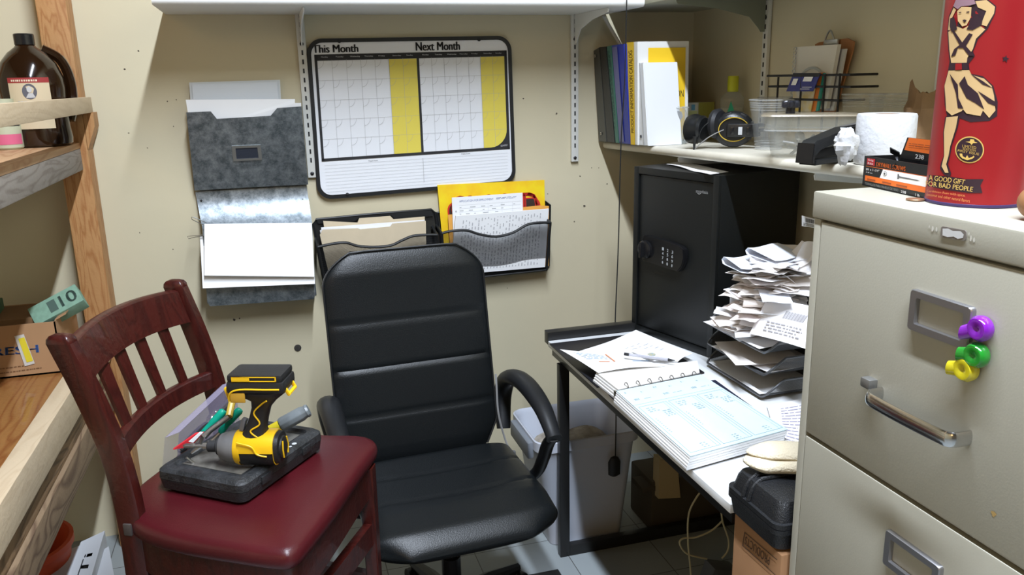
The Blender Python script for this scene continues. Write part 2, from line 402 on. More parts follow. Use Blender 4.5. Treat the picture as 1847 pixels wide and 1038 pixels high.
for m0, cw in ((X0, c1), (XM+.006, c2)):
    for i in range(1, 7): rect(b, fn, m0+cw*i-lw/2, YB, m0+cw*i+lw/2, YH, .0003)
    for j in range(0, 6):
        y = YB+hr*j
        if 0 < j: rect(b, fn, m0, y-lw, m0+cw*7, y, .0003)
        if j:
            for i in range(7):
                for a in range(4):
                    a0, a1 = -PI/2*a/4, -PI/2*(a+1)/4
                    P = [(m0+cw*i+cw*.0+cw*.45*math.cos(A)*rr, y+hr*.4*math.sin(A)*rr) for A, rr in ((a0, 1), (a1, 1), (a1, .97), (a0, .97))]
                    pg(b, fn, P, .0003)
for i in range(9):
    rect(b, fn, X0, .045+i*.0215, X1, .046+i*.0215, .0003)
rect(b, fn, XM-.001, .06, XM+.001, YB-.04, .0003)
obj('grid_lines', b, M('grid_grey', (.38, .38, .38), .6), t, world=True)
for tx, x0_, y0_, x1_, y1_, bd in (('This Month', .027, .915, .238, .962, .07), ('Next Month', .517, .915, .735, .968, .07), ('Project Notes', .255, .222, .30, .232, 0), ('Project Notes', .72, .226, .765, .236, 0)):
    obj('lettering', text_bm(tx, fn, x0_, y0_, x1_, y1_, .0004, bd), INK, t, world=True)
LP = M('print_light', (.6, .6, .62), .6)
for m0, cw in ((X0, c1), (XM+.006, c2)):
    b = B()
    for i, d in enumerate(('Monday', 'Tuesday', 'Wednesday', 'Thursday', 'Friday', 'Saturday', 'Sunday')):
        text_bm(d, fn, m0+cw*(i+.28), YH+.011, m0+cw*(i+.28)+len(d)*.0052, YH+.021, .0005, 0, b)
    obj('weekday_names', b, LP, t, world=True)
obj('lettering', text_bm('QUARTET', fn, .925, .262, .962, .276, .0007, 0), LP, t, world=True)
for (u, v) in ((612, 74.5), (864, 71.5), (626.5, 351)):
    p = at(u, v, 'y', CY-.003); b = B().ball(p, .0052, 14, (1, .5, 1)); obj('screw', b, INK, t, world=True)

# ================================================================ GALVANISED WALL FILE
def galv():
    m = M('galvanised_steel', (.33, .37, .39), .36, .85); nt = m.node_tree; N = nt.nodes; L = nt.links; b = N['Principled BSDF']
    tc = N.new('ShaderNodeTexCoord'); n = N.new('ShaderNodeTexNoise'); n.inputs['Scale'].default_value = 30; n.inputs['Detail'].default_value = 9; n.inputs['Roughness'].default_value = .8
    L.new(tc.outputs['Object'], n.inputs['Vector']); r = N.new('ShaderNodeValToRGB'); e = r.color_ramp.elements
    e[0].position = .38; e[0].color = (.13, .155, .17, 1); e[1].position = .66; e[1].color = (.42, .46, .49, 1)
    L.new(n.outputs[0], r.inputs[0]); L.new(r.outputs[0], b.inputs['Base Color'])
    r2 = N.new('ShaderNodeMapRange'); r2.inputs['To Min'].default_value = .28; r2.inputs['To Max'].default_value = .55; L.new(n.outputs[0], r2.inputs[0]); L.new(r2.outputs[0], b.inputs['Roughness'])
    return m
GV = galv()
t = thing('wall_file_holder', 'galvanized steel two-pocket wall file hanging crooked and full of white papers', 'file holder', at(375, 552, 'y', 0))
Y = lambda u, v, y: at(u, v, 'y', y)
b = B().prism([Y(352, 200, -.004), Y(540, 190, -.004), Y(571, 532, -.004), Y(374, 548, -.004)], (0, .003, 0)); obj('back_plate', b, GV, t, world=True)
yt, yb = -.085, -.022
def SL(u, v, top=200, bot=344, ya=yt, yb_=yb):     # slanting front panel: y by picture row
    k = max(0, min(1, (v-top)/(bot-top))); return Y(u, v, ya+(yb_-ya)*k)
b = B(); TH = Vector((0, .0018, 0))
b.prism([SL(336, 203), SL(380, 201), SL(391, 214.5), SL(488, 209), SL(500, 195), SL(544, 192), SL(550, 262), SL(556, 333), SL(453, 338), SL(351, 344), SL(344, 272)], TH)
obj('front_panel', b, GV, t, world=True)
b = B(); b.prism([SL(336, 203), SL(351, 344), Y(353, 344, -.004), Y(352, 203, -.004)], (.0015, 0, 0)); b.prism([SL(544, 192), SL(556, 333), Y(553, 333, -.004), Y(540, 192, -.004)], (-.0015, 0, 0))
obj('side_panel', b, GV, t, world=True)
b = B(); R_ = []
for k in range(9):      # lower pocket: sweeps out from the wall below the upper one
    s = k/8; v = 345+(412-345)*s; y = -.014-.05*s**2.2
    R_.append([Y(352+13*s, v+1, y), Y(553+10*s, v-10, y)])
R_.append([Y(372, 522, -.090), Y(568, 514, -.090)]); R_.append([Y(374, 545, -.090), Y(569, 532, -.090)]); R_.append([Y(379, 553, -.088), Y(566, 540, -.088)]); R_.append([Y(377, 550, -.006), Y(568, 534, -.006)])
b.surf(lambda s, q_: R_[round(s*(len(R_)-1))][round(q_)], len(R_)-1, 1, th=.0015)
obj('lower_pocket', b, GV, t, world=True)
b = B(); fc = bil([SL(421, 291), SL(473, 288), SL(470, 262), SL(418, 264)])
for r in ((0, 0, 1, .14), (0, .86, 1, 1), (0, .14, .12, .86), (.88, .14, 1, .86)):
    b.prism([fc(r[0], r[1], .001), fc(r[2], r[1], .001), fc(r[2], r[3], .001), fc(r[0], r[3], .001)], (0, -.003, 0))
lh = obj('label_holder', b, M('pewter', (.4, .4, .38), .4, .9), t, world=True)
b = B().prism([fc(.1, .1, .0012), fc(.9, .1, .0012), fc(.9, .9, .0012), fc(.1, .9, .0012)], (0, -.0008, 0)); obj('label_card', b, M('dark_card', (.03, .035, .05), .3), lh, world=True)
for u, v in ((363, 362), (546, 360)): obj('rivet', B().ball(Y(u, v, -.018), .003, 10, (1, .6, 1)), INK, t, world=True)
b = B().prism([Y(341, 149, -.020), Y(505, 144, -.020), Y(507, 184, -.020), Y(512, 260, -.020), Y(350, 262, -.020), Y(344, 190, -.020)], (0, .0012, 0))
tag(obj('plastic_sleeve', b, M('sleeve_clear', (.62, .66, .68), .3)), 'grey-white plastic sleeve standing tallest in the upper pocket of the galvanized file', 'plastic sleeve')
b = B().prism([Y(346, 152, -.026), Y(500, 148, -.026), Y(503, 186, -.026), Y(510, 262, -.026), Y(356, 262, -.026)], (0, .0012, 0))
tag(obj('paper_sheet', b, M('paper_grey', (.62, .66, .70), .8)), 'pale grey sheet inside the sleeve in the upper galvanized pocket', 'paper')
b = B().prism([Y(335, 180, -.064), Y(532, 179, -.064), Y(532, 186, -.064), Y(543, 186, -.064), Y(544, 230, -.055), Y(345, 240, -.055)], (0, .006, 0))
tag(obj('paper_stack', b, PAP), 'white papers poking out behind the notched front of the upper galvanized pocket', 'papers')
# papers lying out of the lower pocket, faces turned up to the lamp
def sheet(p4, th, bulge=0., n=6):
    f = bil(p4); b = B(); b.surf(lambda s, q_: f(s, q_, bulge*math.sin(PI*q_)), 4, n, th=th); return b
tag(obj('paper_stack', sheet([Y(366, 521, -.114), Y(568, 513, -.114), Y(562, 425, -.055), Y(361, 428, -.055)], -.006), PAPW), 'white papers lying out of the lower pocket, lower sheet of the bright pair', 'papers')
tag(obj('paper_stack', sheet([Y(369, 498, -.118), Y(567, 500, -.118), Y(562, 403, -.068), Y(369, 405, -.068)], -.008), PAPW), 'bright white pad lying uppermost on the lower pocket of the galvanized file', 'papers')
for pts, la in (([(372, 408), (358, 402), (346, 396), (345, 392), (349, 392), (372, 402)], 'bent wire clip sticking out left of the galvanized file, upper one'), ([(368, 426), (352, 428), (340, 431), (338, 427), (344, 426), (366, 424)], 'bent wire clip sticking out left of the galvanized file, lower one')):
    tag(obj('wire_clip', B().tube([Y(u, v, -.07) for u, v in pts], .0011, 6), CHROME), la, 'clip')

# ================================================================ MESH WALL POCKETS
PERF = mesh_mat('perforated_black', (.02, .021, .023), 2*PI/.0046, .42)
def pocket(label, back, rim, bot, yf, ybt):
    t = thing('mesh_wall_pocket', label, 'wall file', Y(*bot[0], -.004))
    b = B(); bk = [Y(u, v, -.006) for u, v in back]; b.tube(bk, .0045, 8, closed=True, flat=.8); obj('back_frame', b, BLK, t, world=True)
    b = B(); b.prism([Y(u, v, -.004) for u, v in back], (0, -.0012, 0)); obj('back_panel', b, PERF, t, world=True)
    # black band of sheet metal along the top of the back
    rp = curve_pts([Y(u, v, yf) for u, v in rim], 4); n = len(rp)-1
    bp = [Y(bot[0][0]+(bot[1][0]-bot[0][0])*i/n, bot[0][1]+(bot[1][1]-bot[0][1])*i/n, ybt) for i in range(n+1)]
    b = B(); b.surf(lambda s, q_: rp[round(s*n)]*(1-q_)+bp[round(s*n)]*q_, n, 3); obj('front_panel', b, PERF, t, world=True)
    b = B(); b.tube(rp, .0042, 8); b.tube([rp[0]]+[bp[0]], .004, 8); b.tube([rp[-1], bp[-1]], .004, 8); b.tube(bp, .0035, 8)
    for e_, k in ((rp[0], 0), (rp[-1], -1)):
        bb = Vector((e_.x, -.008, e_.z+.012)); b.tube([e_, bb], .004, 8)
    obj('rim', b, BLK, t, world=True)
    b = B()
    for e_, f_ in ((rp[0], bp[0]), (rp[-1], bp[-1])):
        b.poly([e_, f_, Vector((f_.x, -.008, f_.z)), Vector((e_.x, -.008, e_.z+.012))])
    b.poly([bp[0], bp[-1], Vector((bp[-1].x, -.008, bp[-1].z)), Vector((bp[0].x, -.008, bp[0].z))])
    obj('side_panel', b, PERF, t, world=True)
    return t, b
ta, _ = pocket('black mesh wall pocket holding manila folders, left of the pair', [(570, 396), (673, 386), (778, 378), (785, 384), (800, 520), (798, 528), (600, 545), (590, 538), (565, 404)],
       [(573, 446), (600, 440), (624, 438), (645, 444), (675, 446), (705, 443), (725, 434), (745, 426), (770, 424), (789, 424)], ((592, 536), (800, 512)), -.092, -.045)
b = B(); b.prism([Y(571, 397, -.0095), Y(778, 379, -.0095), Y(782, 390, -.0095), Y(712, 396, -.0095), Y(706, 389, -.0095), Y(648, 393, -.0095), Y(640, 400, -.0095), Y(574, 404, -.0095)], (0, .002, 0))
obj('hanging_band', b, BLK, ta, world=True)
tb, _ = pocket('black mesh wall pocket holding a yellow sign and job forms, right of the pair', [(788, 384), (890, 372), (984, 364), (992, 370), (990, 480), (984, 486), (885, 495), (806, 502), (800, 496)],
       [(797, 421), (815, 417), (842, 416), (865, 423), (895, 427), (925, 420), (950, 406), (972, 402), (993, 402)], ((803, 507), (986, 487)), -.092, -.045)
MAN = M('manila', (.66, .56, .40), .8, var=.06, vs=20)
def flat(name, pts, y, th, mat, la, cat, group=None):
    return tag(obj(name, B().prism([Y(u, v, y) for u, v in pts], (0, th, 0)), mat), la, cat, group)
flat('manila_folder', [(583, 399), (645, 402), (648, 394), (704, 390), (710, 396), (766, 391), (770, 505), (600, 520)], -.022, .003, MAN, 'manila folder with raised tab, rearmost in the left mesh pocket', 'folder')
flat('white_folder', [(579, 411), (645, 406), (766, 397), (770, 505), (600, 520)], -.032, .004, PAP, 'white folder between the manila folders in the left mesh pocket', 'folder')
flat('white_folder', [(577, 416), (584, 413), (646, 412), (648, 415), (704, 409), (708, 403), (766, 398), (770, 505), (600, 522)], -.040, .003, M('folder_white', (.75, .74, .74), .8), 'thin white tabbed folder just behind the front manila folder', 'folder')
flat('manila_folder', [(577, 424), (582, 415), (645, 412), (650, 414), (704, 409), (708, 404), (768, 399), (770, 505), (600, 525)], -.048, .003, MAN, 'manila folder frontmost in the left mesh pocket', 'folder')
# yellow sign
t = thing('yellow_sign', 'yellow plastic sign with red letters and dark panel in the right mesh pocket', 'sign', Y(800, 480, -.030))
sq = [Y(803, 490, -.026), Y(985, 472, -.026), Y(982, 325, -.018), Y(789, 334, -.018)]; fs = bil(sq)
b = B().prism([fs(0, 0), fs(1, 0), fs(1, 1), fs(0, 1)], (0, .004, 0)); obj('panel', b, M('sign_yellow', (.90, .72, .02), .35, var=.12, vs=14, col2=(.85, .5, .02)), t, world=True)
b = B(); pg(b, fs, rrect(.07, .05, .955, .80, .08, .10, 6), .0006); obj('red_border', b, RED, t, world=True)
b = B(); pg(b, fs, rrect(.085, .07, .94, .785, .07, .09, 6), .0010); obj('dark_panel', b, M('sign_dark', (.04, .025, .02), .5), t, world=True)
b = text_bm('CLOSED', fs, .11, .56, .93, .865, .0016, .04); obj('lettering', b, RED, t, world=True)
o = flat('orange_envelope', [(808, 388), (975, 371), (990, 372), (990, 480), (885, 490), (815, 495)], -.040, .003, M('envelope_orange', (.80, .40, .08), .8), 'orange-brown envelope behind the job forms in the right mesh pocket', 'envelope')
t = thing('application_form', 'white job application form standing in the right mesh pocket', 'form', Y(820, 480, -.05))
aq = [Y(820, 480, -.048), Y(945, 470, -.048), Y(942.5, 348, -.048), Y(815, 357, -.048)]; fa = bil(aq)
obj('sheet', B().prism([fa(0, 0), fa(1, 0), fa(1, 1), fa(0, 1)], (0, .003, 0)), PAP, t, world=True)
b = text_bm('APPLICATION FOR EMPLOYMENT', fa, .10, .925, .58, .955, .0004); prints(b, fa, .62, .935, .97, .965, 2, 3, .0004, .4)
obj('lettering', b, M('form_blue', (.12, .16, .35), .8), t, world=True)
b = B()
for i in range(8): rect(b, fa, .09, .88-i*.05, .97, .882-i*.05, .0004)
for x in (.5, .7, .85): rect(b, fa, x, .55, x+.002, .88, .0004)
prints(b, fa, .1, .56, .95, .89, 7, 9, .0004, .25, wmax=.08, gap=.12); b.lathe([(.0028, 0), (.0028, .0006)], fa(.05, .80, .0006), 12, Euler((PI/2, 0, 0)))
obj('form_lines', b, GREY, t, world=True)
t = thing('printed_form', 'thick printed form frontmost in the right mesh pocket, seen through the mesh', 'form', Y(830, 492, -.06))
pq = [Y(812, 497, -.055), Y(983, 482, -.055), Y(990, 377, -.068), Y(822, 390, -.068)]; fp = bil(pq)
b = B().prism([fp(0, 0), fp(1, 0), fp(1, 1), fp(0, 1)], (0, .007, 0)); obj('sheet', b, PAP, t, world=True)
b = B()
for c in range(26):
    x = .08+c*.033
    y = .06
    rg = random.Random(c)
    while y < .94:
        l = rg.uniform(.01, .06); rect(b, fp, x, y, x+.010, min(y+l, .94), .0006); y += l+rg.uniform(.006, .05)*(2.5 if y > .6 and c % 5 else 1)
obj('print', b, M('print_grey', (.46, .46, .48), .8), t, world=True)

# ================================================================ WOODEN SHELVING AT THE LEFT
WP = wood('pine_post', (.46, .24, .095), (.35, .15, .05), 'z', .55, 1.2)
WR = wood('pine_rail', (.58, .46, .31), (.53, .41, .27), 'y', .6, .8)
WG = wood('grey_board', (.27, .24, .21), (.19, .16, .135), 'y', .8, 1.)
PLY = wood('plywood', (.50, .30, .16), (.40, .21, .10), 'y', .6, .55)
PLYL = wood('plywood_orange', (.30, .135, .04), (.22, .075, .02), 'y', .4, .55, coat=.3)
WO = wood('old_board', (.30, .19, .10), (.13, .08, .04), 'y', .7, 1.)
t = thing('wooden_shelving', 'home-built wooden shelving with pine post and rails at the left', 'shelving', (-.8, -.8, FLZ))
obj('post', B().boxr(-.532, -.462, -.078, -.001, FLZ, 2.6, bev=.002), WP, t, world=True)
obj('post', B().boxr(-1.1, -1.03, -.078, -.001, FLZ, 2.6, bev=.002), WP, t, world=True)
obj('post', B().boxr(-.532, -.462, -1.95, -1.87, FLZ, 2.6, bev=.002), WP, t, world=True)
obj('rail', B().boxr(-.459, -.440, -1.9, -.05, 1.536, 1.576, bev=.0015), WR, t, world=True)
obj('rail_block', B().prism([(-.461, -.075, 1.536), (-.437, -.075, 1.536), (-.437, -.075, 1.500), (-.461, -.075, 1.44)], (0, .06, 0)), WP, t, world=True)
obj('upper_shelf', B().boxr(-1.1, -.478, -1.9, -.08, 1.445, 1.460, bev=.001), PLY, t, world=True)
obj('face_board', B().boxr(-.515, -.478, -1.9, -.082, 1.388, 1.4445, bev=.002), WG, t, world=True)
obj('back_cleat', B().boxr(-1.03, -.533, -.04, -.002, 1.36, 1.442, bev=.002), WO, t, world=True)
obj('lower_shelf', B().boxr(-1.1, -.52, -1.9, -.08, .885, .903, bev=.001), PLYL, t, world=True)
obj('rail', B().boxr(-.519, -.478, -1.9, -.08, .858, .935, bev=.002), WR, t, world=True)
obj('lower_beam', B().boxr(-.53, -.492, -1.9, -.08, .80, .857, bev=.002), WO, t, world=True)
obj('lower_beam', B().boxr(-.53, -.482, -1.9, -.08, .72, .799, bev=.003), wood('brown_beam', (.25, .17, .10), (.12, .07, .04), 'y', .75, .8), t, world=True)
FRAME[0] = 'set'
# ================================================================ OFFICE CHAIR
def leather():
    m = M('black_leather', (.0065, .008, .009), .36, bump=.16, bs=330, spec=.4); return m
LEA = leather()
t = thing('office_chair', 'black leather office chair with loop armrests standing before the mesh wall pockets', 'chair', (.400, -.40, 0), .06)
def slab(fw, y0, y1, z, th, seams=(), n=56, edge=.5, dish=.018):
    """cushion lofted along y; fw(k) half width; rounded edges, stitched seams"""
    rings = []
    for i in range(n+1):
        k = i/n; hw = fw(k); e = min(k, 1-k)
        hh = th/2*min(1, (max(e, 0)/.10)**.5) if e < .10 else th/2
        hh = max(hh, .004); ring = []
        for j in range(40):
            a = 2*PI*j/40; ca, sa = math.cos(a), math.sin(a)
            x = hw*math.copysign(abs(ca)**.45, ca); zz = hh*math.copysign(abs(sa)**.75, sa)
            yy = y0+(y1-y0)*k
            if sa > 0:
                for s_, bow in seams:
                    d = abs(k - s_ - bow*(1-(x/hw)**2)); zz -= .0065*math.exp(-(d/.008)**2)*min(1, sa*2)
                zz -= dish*(1-(x/(hw))**2)*math.sin(PI*k)**.5*min(1, sa*1.5)*0.5
            ring.append((x, yy, z(k)+zz))
        rings.append(ring)
    return B().loft(rings)
sf = lambda k: .256*(1-.9*max(0, .09-k)/.09*.42-.9*max(0, k-.88)/.12*.40)
obj('seat', slab(sf, .21, -.285, lambda k: .462-.030*max(0, k-.72)/.28-.0*k, .088, [(.30, .05), (.58, .06)]), LEA, t, sharp=60)
# backrest: same cushion stood up, k runs bottom -> top
def back():
    b = slab(lambda k: .250*(1-.20*max(0, .15-k)/.15)*(1-.36*(max(0, k-.84)/.16)**2.2), 0, .665, lambda k: .02*math.cos(PI*k)-.01, .060, [(.26, -.0), (.47, 0), (.68, 0)], 70, dish=.012)
    return b
b = back(); R = Matrix(((1, 0, 0, 0), (0, 0, -1, .0), (0, 1, 0, 0), (0, 0, 0, 1)))   # y->z, z->-y
bmesh.ops.transform(b.bm, matrix=Matrix.Translation((-.018, .215, .455)) @ Matrix.Rotation(math.radians(-7), 4, 'X') @ R, verts=b.bm.verts)
bk = obj('backrest', b, LEA, t, sharp=60)
b = B(); 
pip = []
for i in range(50):
    k = .04+.955*i/49; hw = .250*(1-.20*max(0, .15-k)/.15)*(1-.36*(max(0, k-.84)/.16)**2.2); pip.append((k, hw))
path = [(-h, k) for k, h in pip] + [(x, .9985) for x in (-.12, -.06, 0, .06, .12)] + [(h, k) for k, h in pip[::-1]]
mt = Matrix.Translation((-.018, .215, .455)) @ Matrix.Rotation(math.radians(-7), 4, 'X')
b.tube([mt @ Vector((x*.992, -(.02*math.cos(PI*k)-.01)-.012, k*.665)) for x, k in path], .0028, 6)
obj('piping', b, BLK, bk, world=False)
for sx in (-1, 1):
    a = thing  # loop armrest
    X = .285*sx
    P = curve_pts([(X*.93, .245, .50), (X*.98, .285, .60), (X, .245, .672), (X*1.02, .12, .700), (X*1.02, -.03, .677), (X, -.135, .622)], 6)
    b = B(); n = len(P)
    b.tube(P, [.017+.008*math.sin(PI*min(1, i/n*1.1))**1 for i in range(n-1)]+[.018], 14, flat=1.35, up=(sx, 0, 0))
    P2 = curve_pts([(X, -.125, .625), (X, -.085, .585), (X*1.0, -.045, .52), (X*.98, -.0, .455), (X*.80, .03, .415), (X*.5, .03, .412)], 6)
    b.tube(P2, .0155, 12, flat=1.3, up=(sx, 0, 0))
    obj('armrest', b, M('arm_plastic', (.010, .011, .013), .42), t, sharp=50)
b = B().box((0, -.03, .405), (.30, .26, .03), bev=.01); obj('seat_plate', b, BLK, t)
b = B().lathe([(.028, .11), (.028, .26), (.020, .262), (.020, .40), (.05, .402)], (0, -.03, 0), 20); obj('gas_column', b, BLKG, t)
for k in range(5):
    a = 2*PI*k/5+.5; d = Vector((math.cos(a), math.sin(a), 0))
    b = B().tube([d*.02+Vector((0, -.03, .115)), d*.15+Vector((0, -.03, .105)), d*.29+Vector((0, -.03, .075))], [.028, .022, .014], 8)
    lg = obj('leg', b, BLK, t)
    c = d*.29+Vector((0, -.03, .030)); q = Matrix.Rotation(a, 3, 'Z') @ Matrix.Rotation(PI/2, 3, 'X')
    b = B()
    for s in (-.022, .004): b.lathe([(.029, s), (.03, s+.003), (.03, s+.015), (.029, s+.018)], c, 16, q)
    b.tube([c+Vector((0, 0, 0)), c+Vector((0, 0, .05))], .008, 8); obj('caster', b, BLK, lg)
b = B().tube(curve_pts([(.243, .245, .69), (.238, .225, .66), (.233, .2, .58), (.246, .185, .50), (.258, .165, .455)], 5), .0035, 6)
obj('grey_cord', b, M('cord_grey', (.22, .22, .22), .5), t)
b = B().box((.262, .158, .44), (.022, .012, .038), bev=.003); obj('plug', b, M('plug_grey', (.12, .12, .12), .5), t)
b = B().boxr(-.10, .80, -1.3, -.235, 0, .012, bev=.003)
tag(obj('floor_mat', b, M('mat_black', (.012, .012, .012), .8)), 'black mat on the floor under the office chair', 'mat')

# ================================================================ DESK
t = thing('desk', 'black and white desk against the right wall holding the safe and the cheque binder', 'desk', (1.15, -.7, 0))
DK = M('desk_black', (.012, .012, .012), .35, bump=.05, bs=200)
obj('desktop', B().boxr(.836, 1.60, -1.188, -.05, .730, .750, bev=.0015), M('desk_white', (.80, .82, .83), .4), t, world=True)
obj('underframe', B().boxr(.846, 1.59, -1.180, -.06, .702, .7295, bev=.001), DK, t, world=True)
obj('back_rail', B().boxr(.836, 1.60, -.048, -.012, .735, .778, bev=.002), DK, t, world=True)
for x, y in ((.836, -.16), (1.50, -.16), (.90, -1.178), (1.55, -1.178)):
    obj('leg', B().boxr(x, x+.034, y, y+.026, 0, .7015, bev=.0015), DK, t, world=True)
obj('foot_bar', B().boxr(.870, 1.50, -.160, -.134, .0, .04, bev=.002), DK, t, world=True)
t = thing('safe', 'black steel safe with keypad standing on the desk under the cream shelf', 'safe', (1.250, -.392, .7505), 0)
dv = Vector((1.147-1.250, -.032+.392, 0)); W = dv.length; ang = math.atan2(dv.y, dv.x)
t.rotation_euler = (0, 0, ang+PI); t.matrix_basis = Matrix.Translation(t.location) @ Matrix.Rotation(ang+PI, 4, 'Z')
# local: front edge runs -x from near corner (0,0) to (-W,0); depth +?y
H = .5625; Dp = .36; sg = 1 if (Matrix.Rotation(ang+PI, 3, 'Z') @ Vector((0, 1, 0))).x > 0 else -1
SB = M('safe_black', (.006, .007, .007), .42, bump=.15, bs=500)
def sbox(x0, x1, y0, y1, z0, z1, bev=.002): return B().boxr(x0, x1, sg*y0, sg*y1, z0, z1, bev=bev)
b = sbox(-W, 0, .012, Dp, 0, H, .004)
f = .022
for r in ((-W, -W+f, 0, H), (-f, 0, 0, H), (-W+f, -f, H-f, H), (-W+f, -f, 0, f)): b.boxr(r[0], r[1], 0, sg*.013, r[2], r[3], bev=.0015)
obj('body', b, SB, t)
dr = obj('door', sbox(-W+f+.003, -f-.003, .006, .016, f+.003, H-f-.003, .001), SB, t)
fr = bil([Vector((-W, 0, 0)), Vector((0, 0, 0)), Vector((0, 0, H)), Vector((-W, 0, H))])
def sp(s, q_, h=0.): return Vector((-W*(1-s), -sg*h+sg*.006, H*q_))
def local_px(u, v):         # pixel on the safe's front -> its own fractions
    m = t.matrix_basis; n = (m.to_3x3() @ Vector((0, 1, 0))); p = m.inverted() @ atp(u, v, t.location, n); return (p.x+W)/W, p.z/H
kp = [local_px(*c) for c in ((1160, 440), (1168, 424), (1180, 427), (1200, 432), (1231, 443), (1239, 450), (1240, 465), (1236, 480), (1228, 490), (1210, 484), (1185, 475), (1165, 469), (1158, 458))]
b = B().prism([sp(a, c) for a, c in kp], (0, -sg*.022, 0), bev=.003); k_ = obj('keypad', b, M('keypad_black', (.008, .008, .009), .22), t)
a, c = local_px(1172, 449); b = B().lathe([(.03, 0), (.03, .012), (.024, .016), (.001, .016)], sp(a, c, .020), 24, Euler((PI/2*sg, 0, 0)))
b.box(sp(a, c, .042), (.012, .018, .05), bev=.003); obj('dial', b, BLKG, k_)
b = B()
for i, col in enumerate((1203, 1211.5, 1220)):
    for j, dg in enumerate('147*2580369#'[i*4:i*4+4]):
        u, v = col-.3*j, (448, 451, 454)[i]+j*8.1; a, c = local_px(u, v)
        text_bm(dg, sp, a-.008, c-.0085, a+.008, c+.0085, .0232, .03, b)
obj('digits', b, M('digit_white', (.75, .78, .8), .5), k_)
b = B(); a0, c0 = local_px(1253, 349); a1, c1 = local_px(1275, 342)
text_bm('amazonbasics', sp, a0, c0+.004, a1, c0+.022, .0012, .01, b)
pts = [(a0+(a1-a0)*(.12+.3*s), c0+.002-.006*math.sin(PI*s)) for s in [i/6 for i in range(7)]]
pg(b, sp, pts+[(x, y+.003) for x, y in pts[::-1]], .0012)
obj('logo', b, M('logo_grey', (.5, .5, .5), .5), t)
# sheet on top of the safe
zt = .7505+H+.0005
b = B(); fq = bil([at(1202, 297, 'z', zt), at(1281, 318, 'z', zt), at(1314, 311, 'z', zt), at(1228, 291, 'z', zt)])
b.surf(lambda s, q_: fq(s+.04*math.sin(9*q_)*(1-s)*0, q_, .0015+.004*abs(math.sin(5*s))*(1-q_)), 12, 4, th=.0008)
tag(obj('paper_sheet', b, PAPW), 'curled white sheet on the front edge of the safe top', 'paper')
# labelled box beside the safe
p = at(1465, 397, 'x', 1.30)
t = thing('carton', 'dark box with a white barcode label at the right behind the filing cabinet edge', 'box', (1.452, -.66, .7505))
obj('body', B().box((0, 0, .19), (.12, .12, .38), bev=.003), M('dark_carton', (.02, .02, .02), .6), t)
q = [at(1446, 408, 'y', -.7205), at(1473, 412, 'y', -.7205), at(1473, 396, 'y', -.7205), at(1446, 389, 'y', -.7205)]; fl = bil(q)
b = B(); b.poly([fl(0, 0, .0005), fl(1, 0, .0005), fl(1, 1, .0005), fl(0, 1, .0005)]); lb = obj('label', b, PAP, t, world=True)
b = B()
for i in range(14): rect(b, fl, .25+i*.04, .45, .25+i*.04+(.02 if i % 3 else .03), .85, .001)
prints(b, fl, .1, .08, .9, .4, 3, 2, .001); obj('barcode', b, INK, lb, world=True)

# ================================================================ TRAYS AND RECEIPTS
WIRE = M('tray_wire', (.16, .165, .175), .35, .8); PERG = mesh_mat('perforated_grey', (.10, .105, .11), 2*PI/.0046, .42)
X0_, Ya, Yb = 1.203, -.742, -.439  # tray and receipt positions below were scaled about the camera down onto the desktop
for k in range(3):
    zb_ = .762+.0617*k; x0 = X0_
    t = thing('letter_tray', ('lowest', 'middle', 'top')[k]+' grey wire mesh letter tray of the stack beside the safe', 'letter tray', (1.31, -.59, zb_), 0, None)
    b = B(); hs = .045
    b.poly([(x0, Ya+.01, zb_), (x0+.205, Ya+.01, zb_), (x0+.205, Yb-.01, zb_), (x0, Yb-.01, zb_)])
    obj('base', b, PERG, t, world=True)
    for s, yy in ((1, Ya), (-1, Yb)):
        b = B(); b.poly([(x0, yy+s*.01, zb_), (x0+.205, yy+s*.01, zb_), (x0+.205, yy-s*.004, zb_+hs), (x0+.06, yy-s*.004, zb_+hs)]); obj('side_panel', b, PERG, t, world=True)
    b = B(); b.poly([(x0+.205, Ya+.01, zb_), (x0+.205, Yb-.01, zb_), (x0+.205, Yb+.004, zb_+hs), (x0+.205, Ya-.004, zb_+hs)]); obj('back_panel', b, PERG, t, world=True)
    P = curve_pts([(x0+.06, Yb+.004, zb_+hs), (x0+.025, Yb+.002, zb_+.02), (x0+.004, Yb-.006, zb_+.003), (x0, Yb-.03, zb_), (x0, Yb-.15, zb_), (x0, Ya+.03, zb_), (x0+.004, Ya+.006, zb_+.003), (x0+.025, Ya-.002, zb_+.02), (x0+.06, Ya-.004, zb_+hs)], 5)
    P += [Vector((x0+.205, Ya-.004, zb_+hs)), Vector((x0+.205, Yb+.004, zb_+hs))]
    b = B().tube(P, .0034, 8, closed=True)
    obj('rim', b, WIRE, t, world=True)
    b = B()
    for yy in (Ya-.002, Yb+.002):
        for xx in (x0+.21,): b.tube([(xx, yy, zb_-(.0110 if k == 0 else .0155)), (xx, yy, zb_+hs)], .003, 6)
    obj('post', b, WIRE, t, world=True)
rg = random.Random(11)
RM = [M('receipt_%s' % n, c, .85, var=.04, vs=30) for n, c in (('white', (.90, .88, .88)), ('cream', (.86, .80, .75)), ('pink', (.88, .79, .76)), ('blue_white', (.82, .85, .92)))]
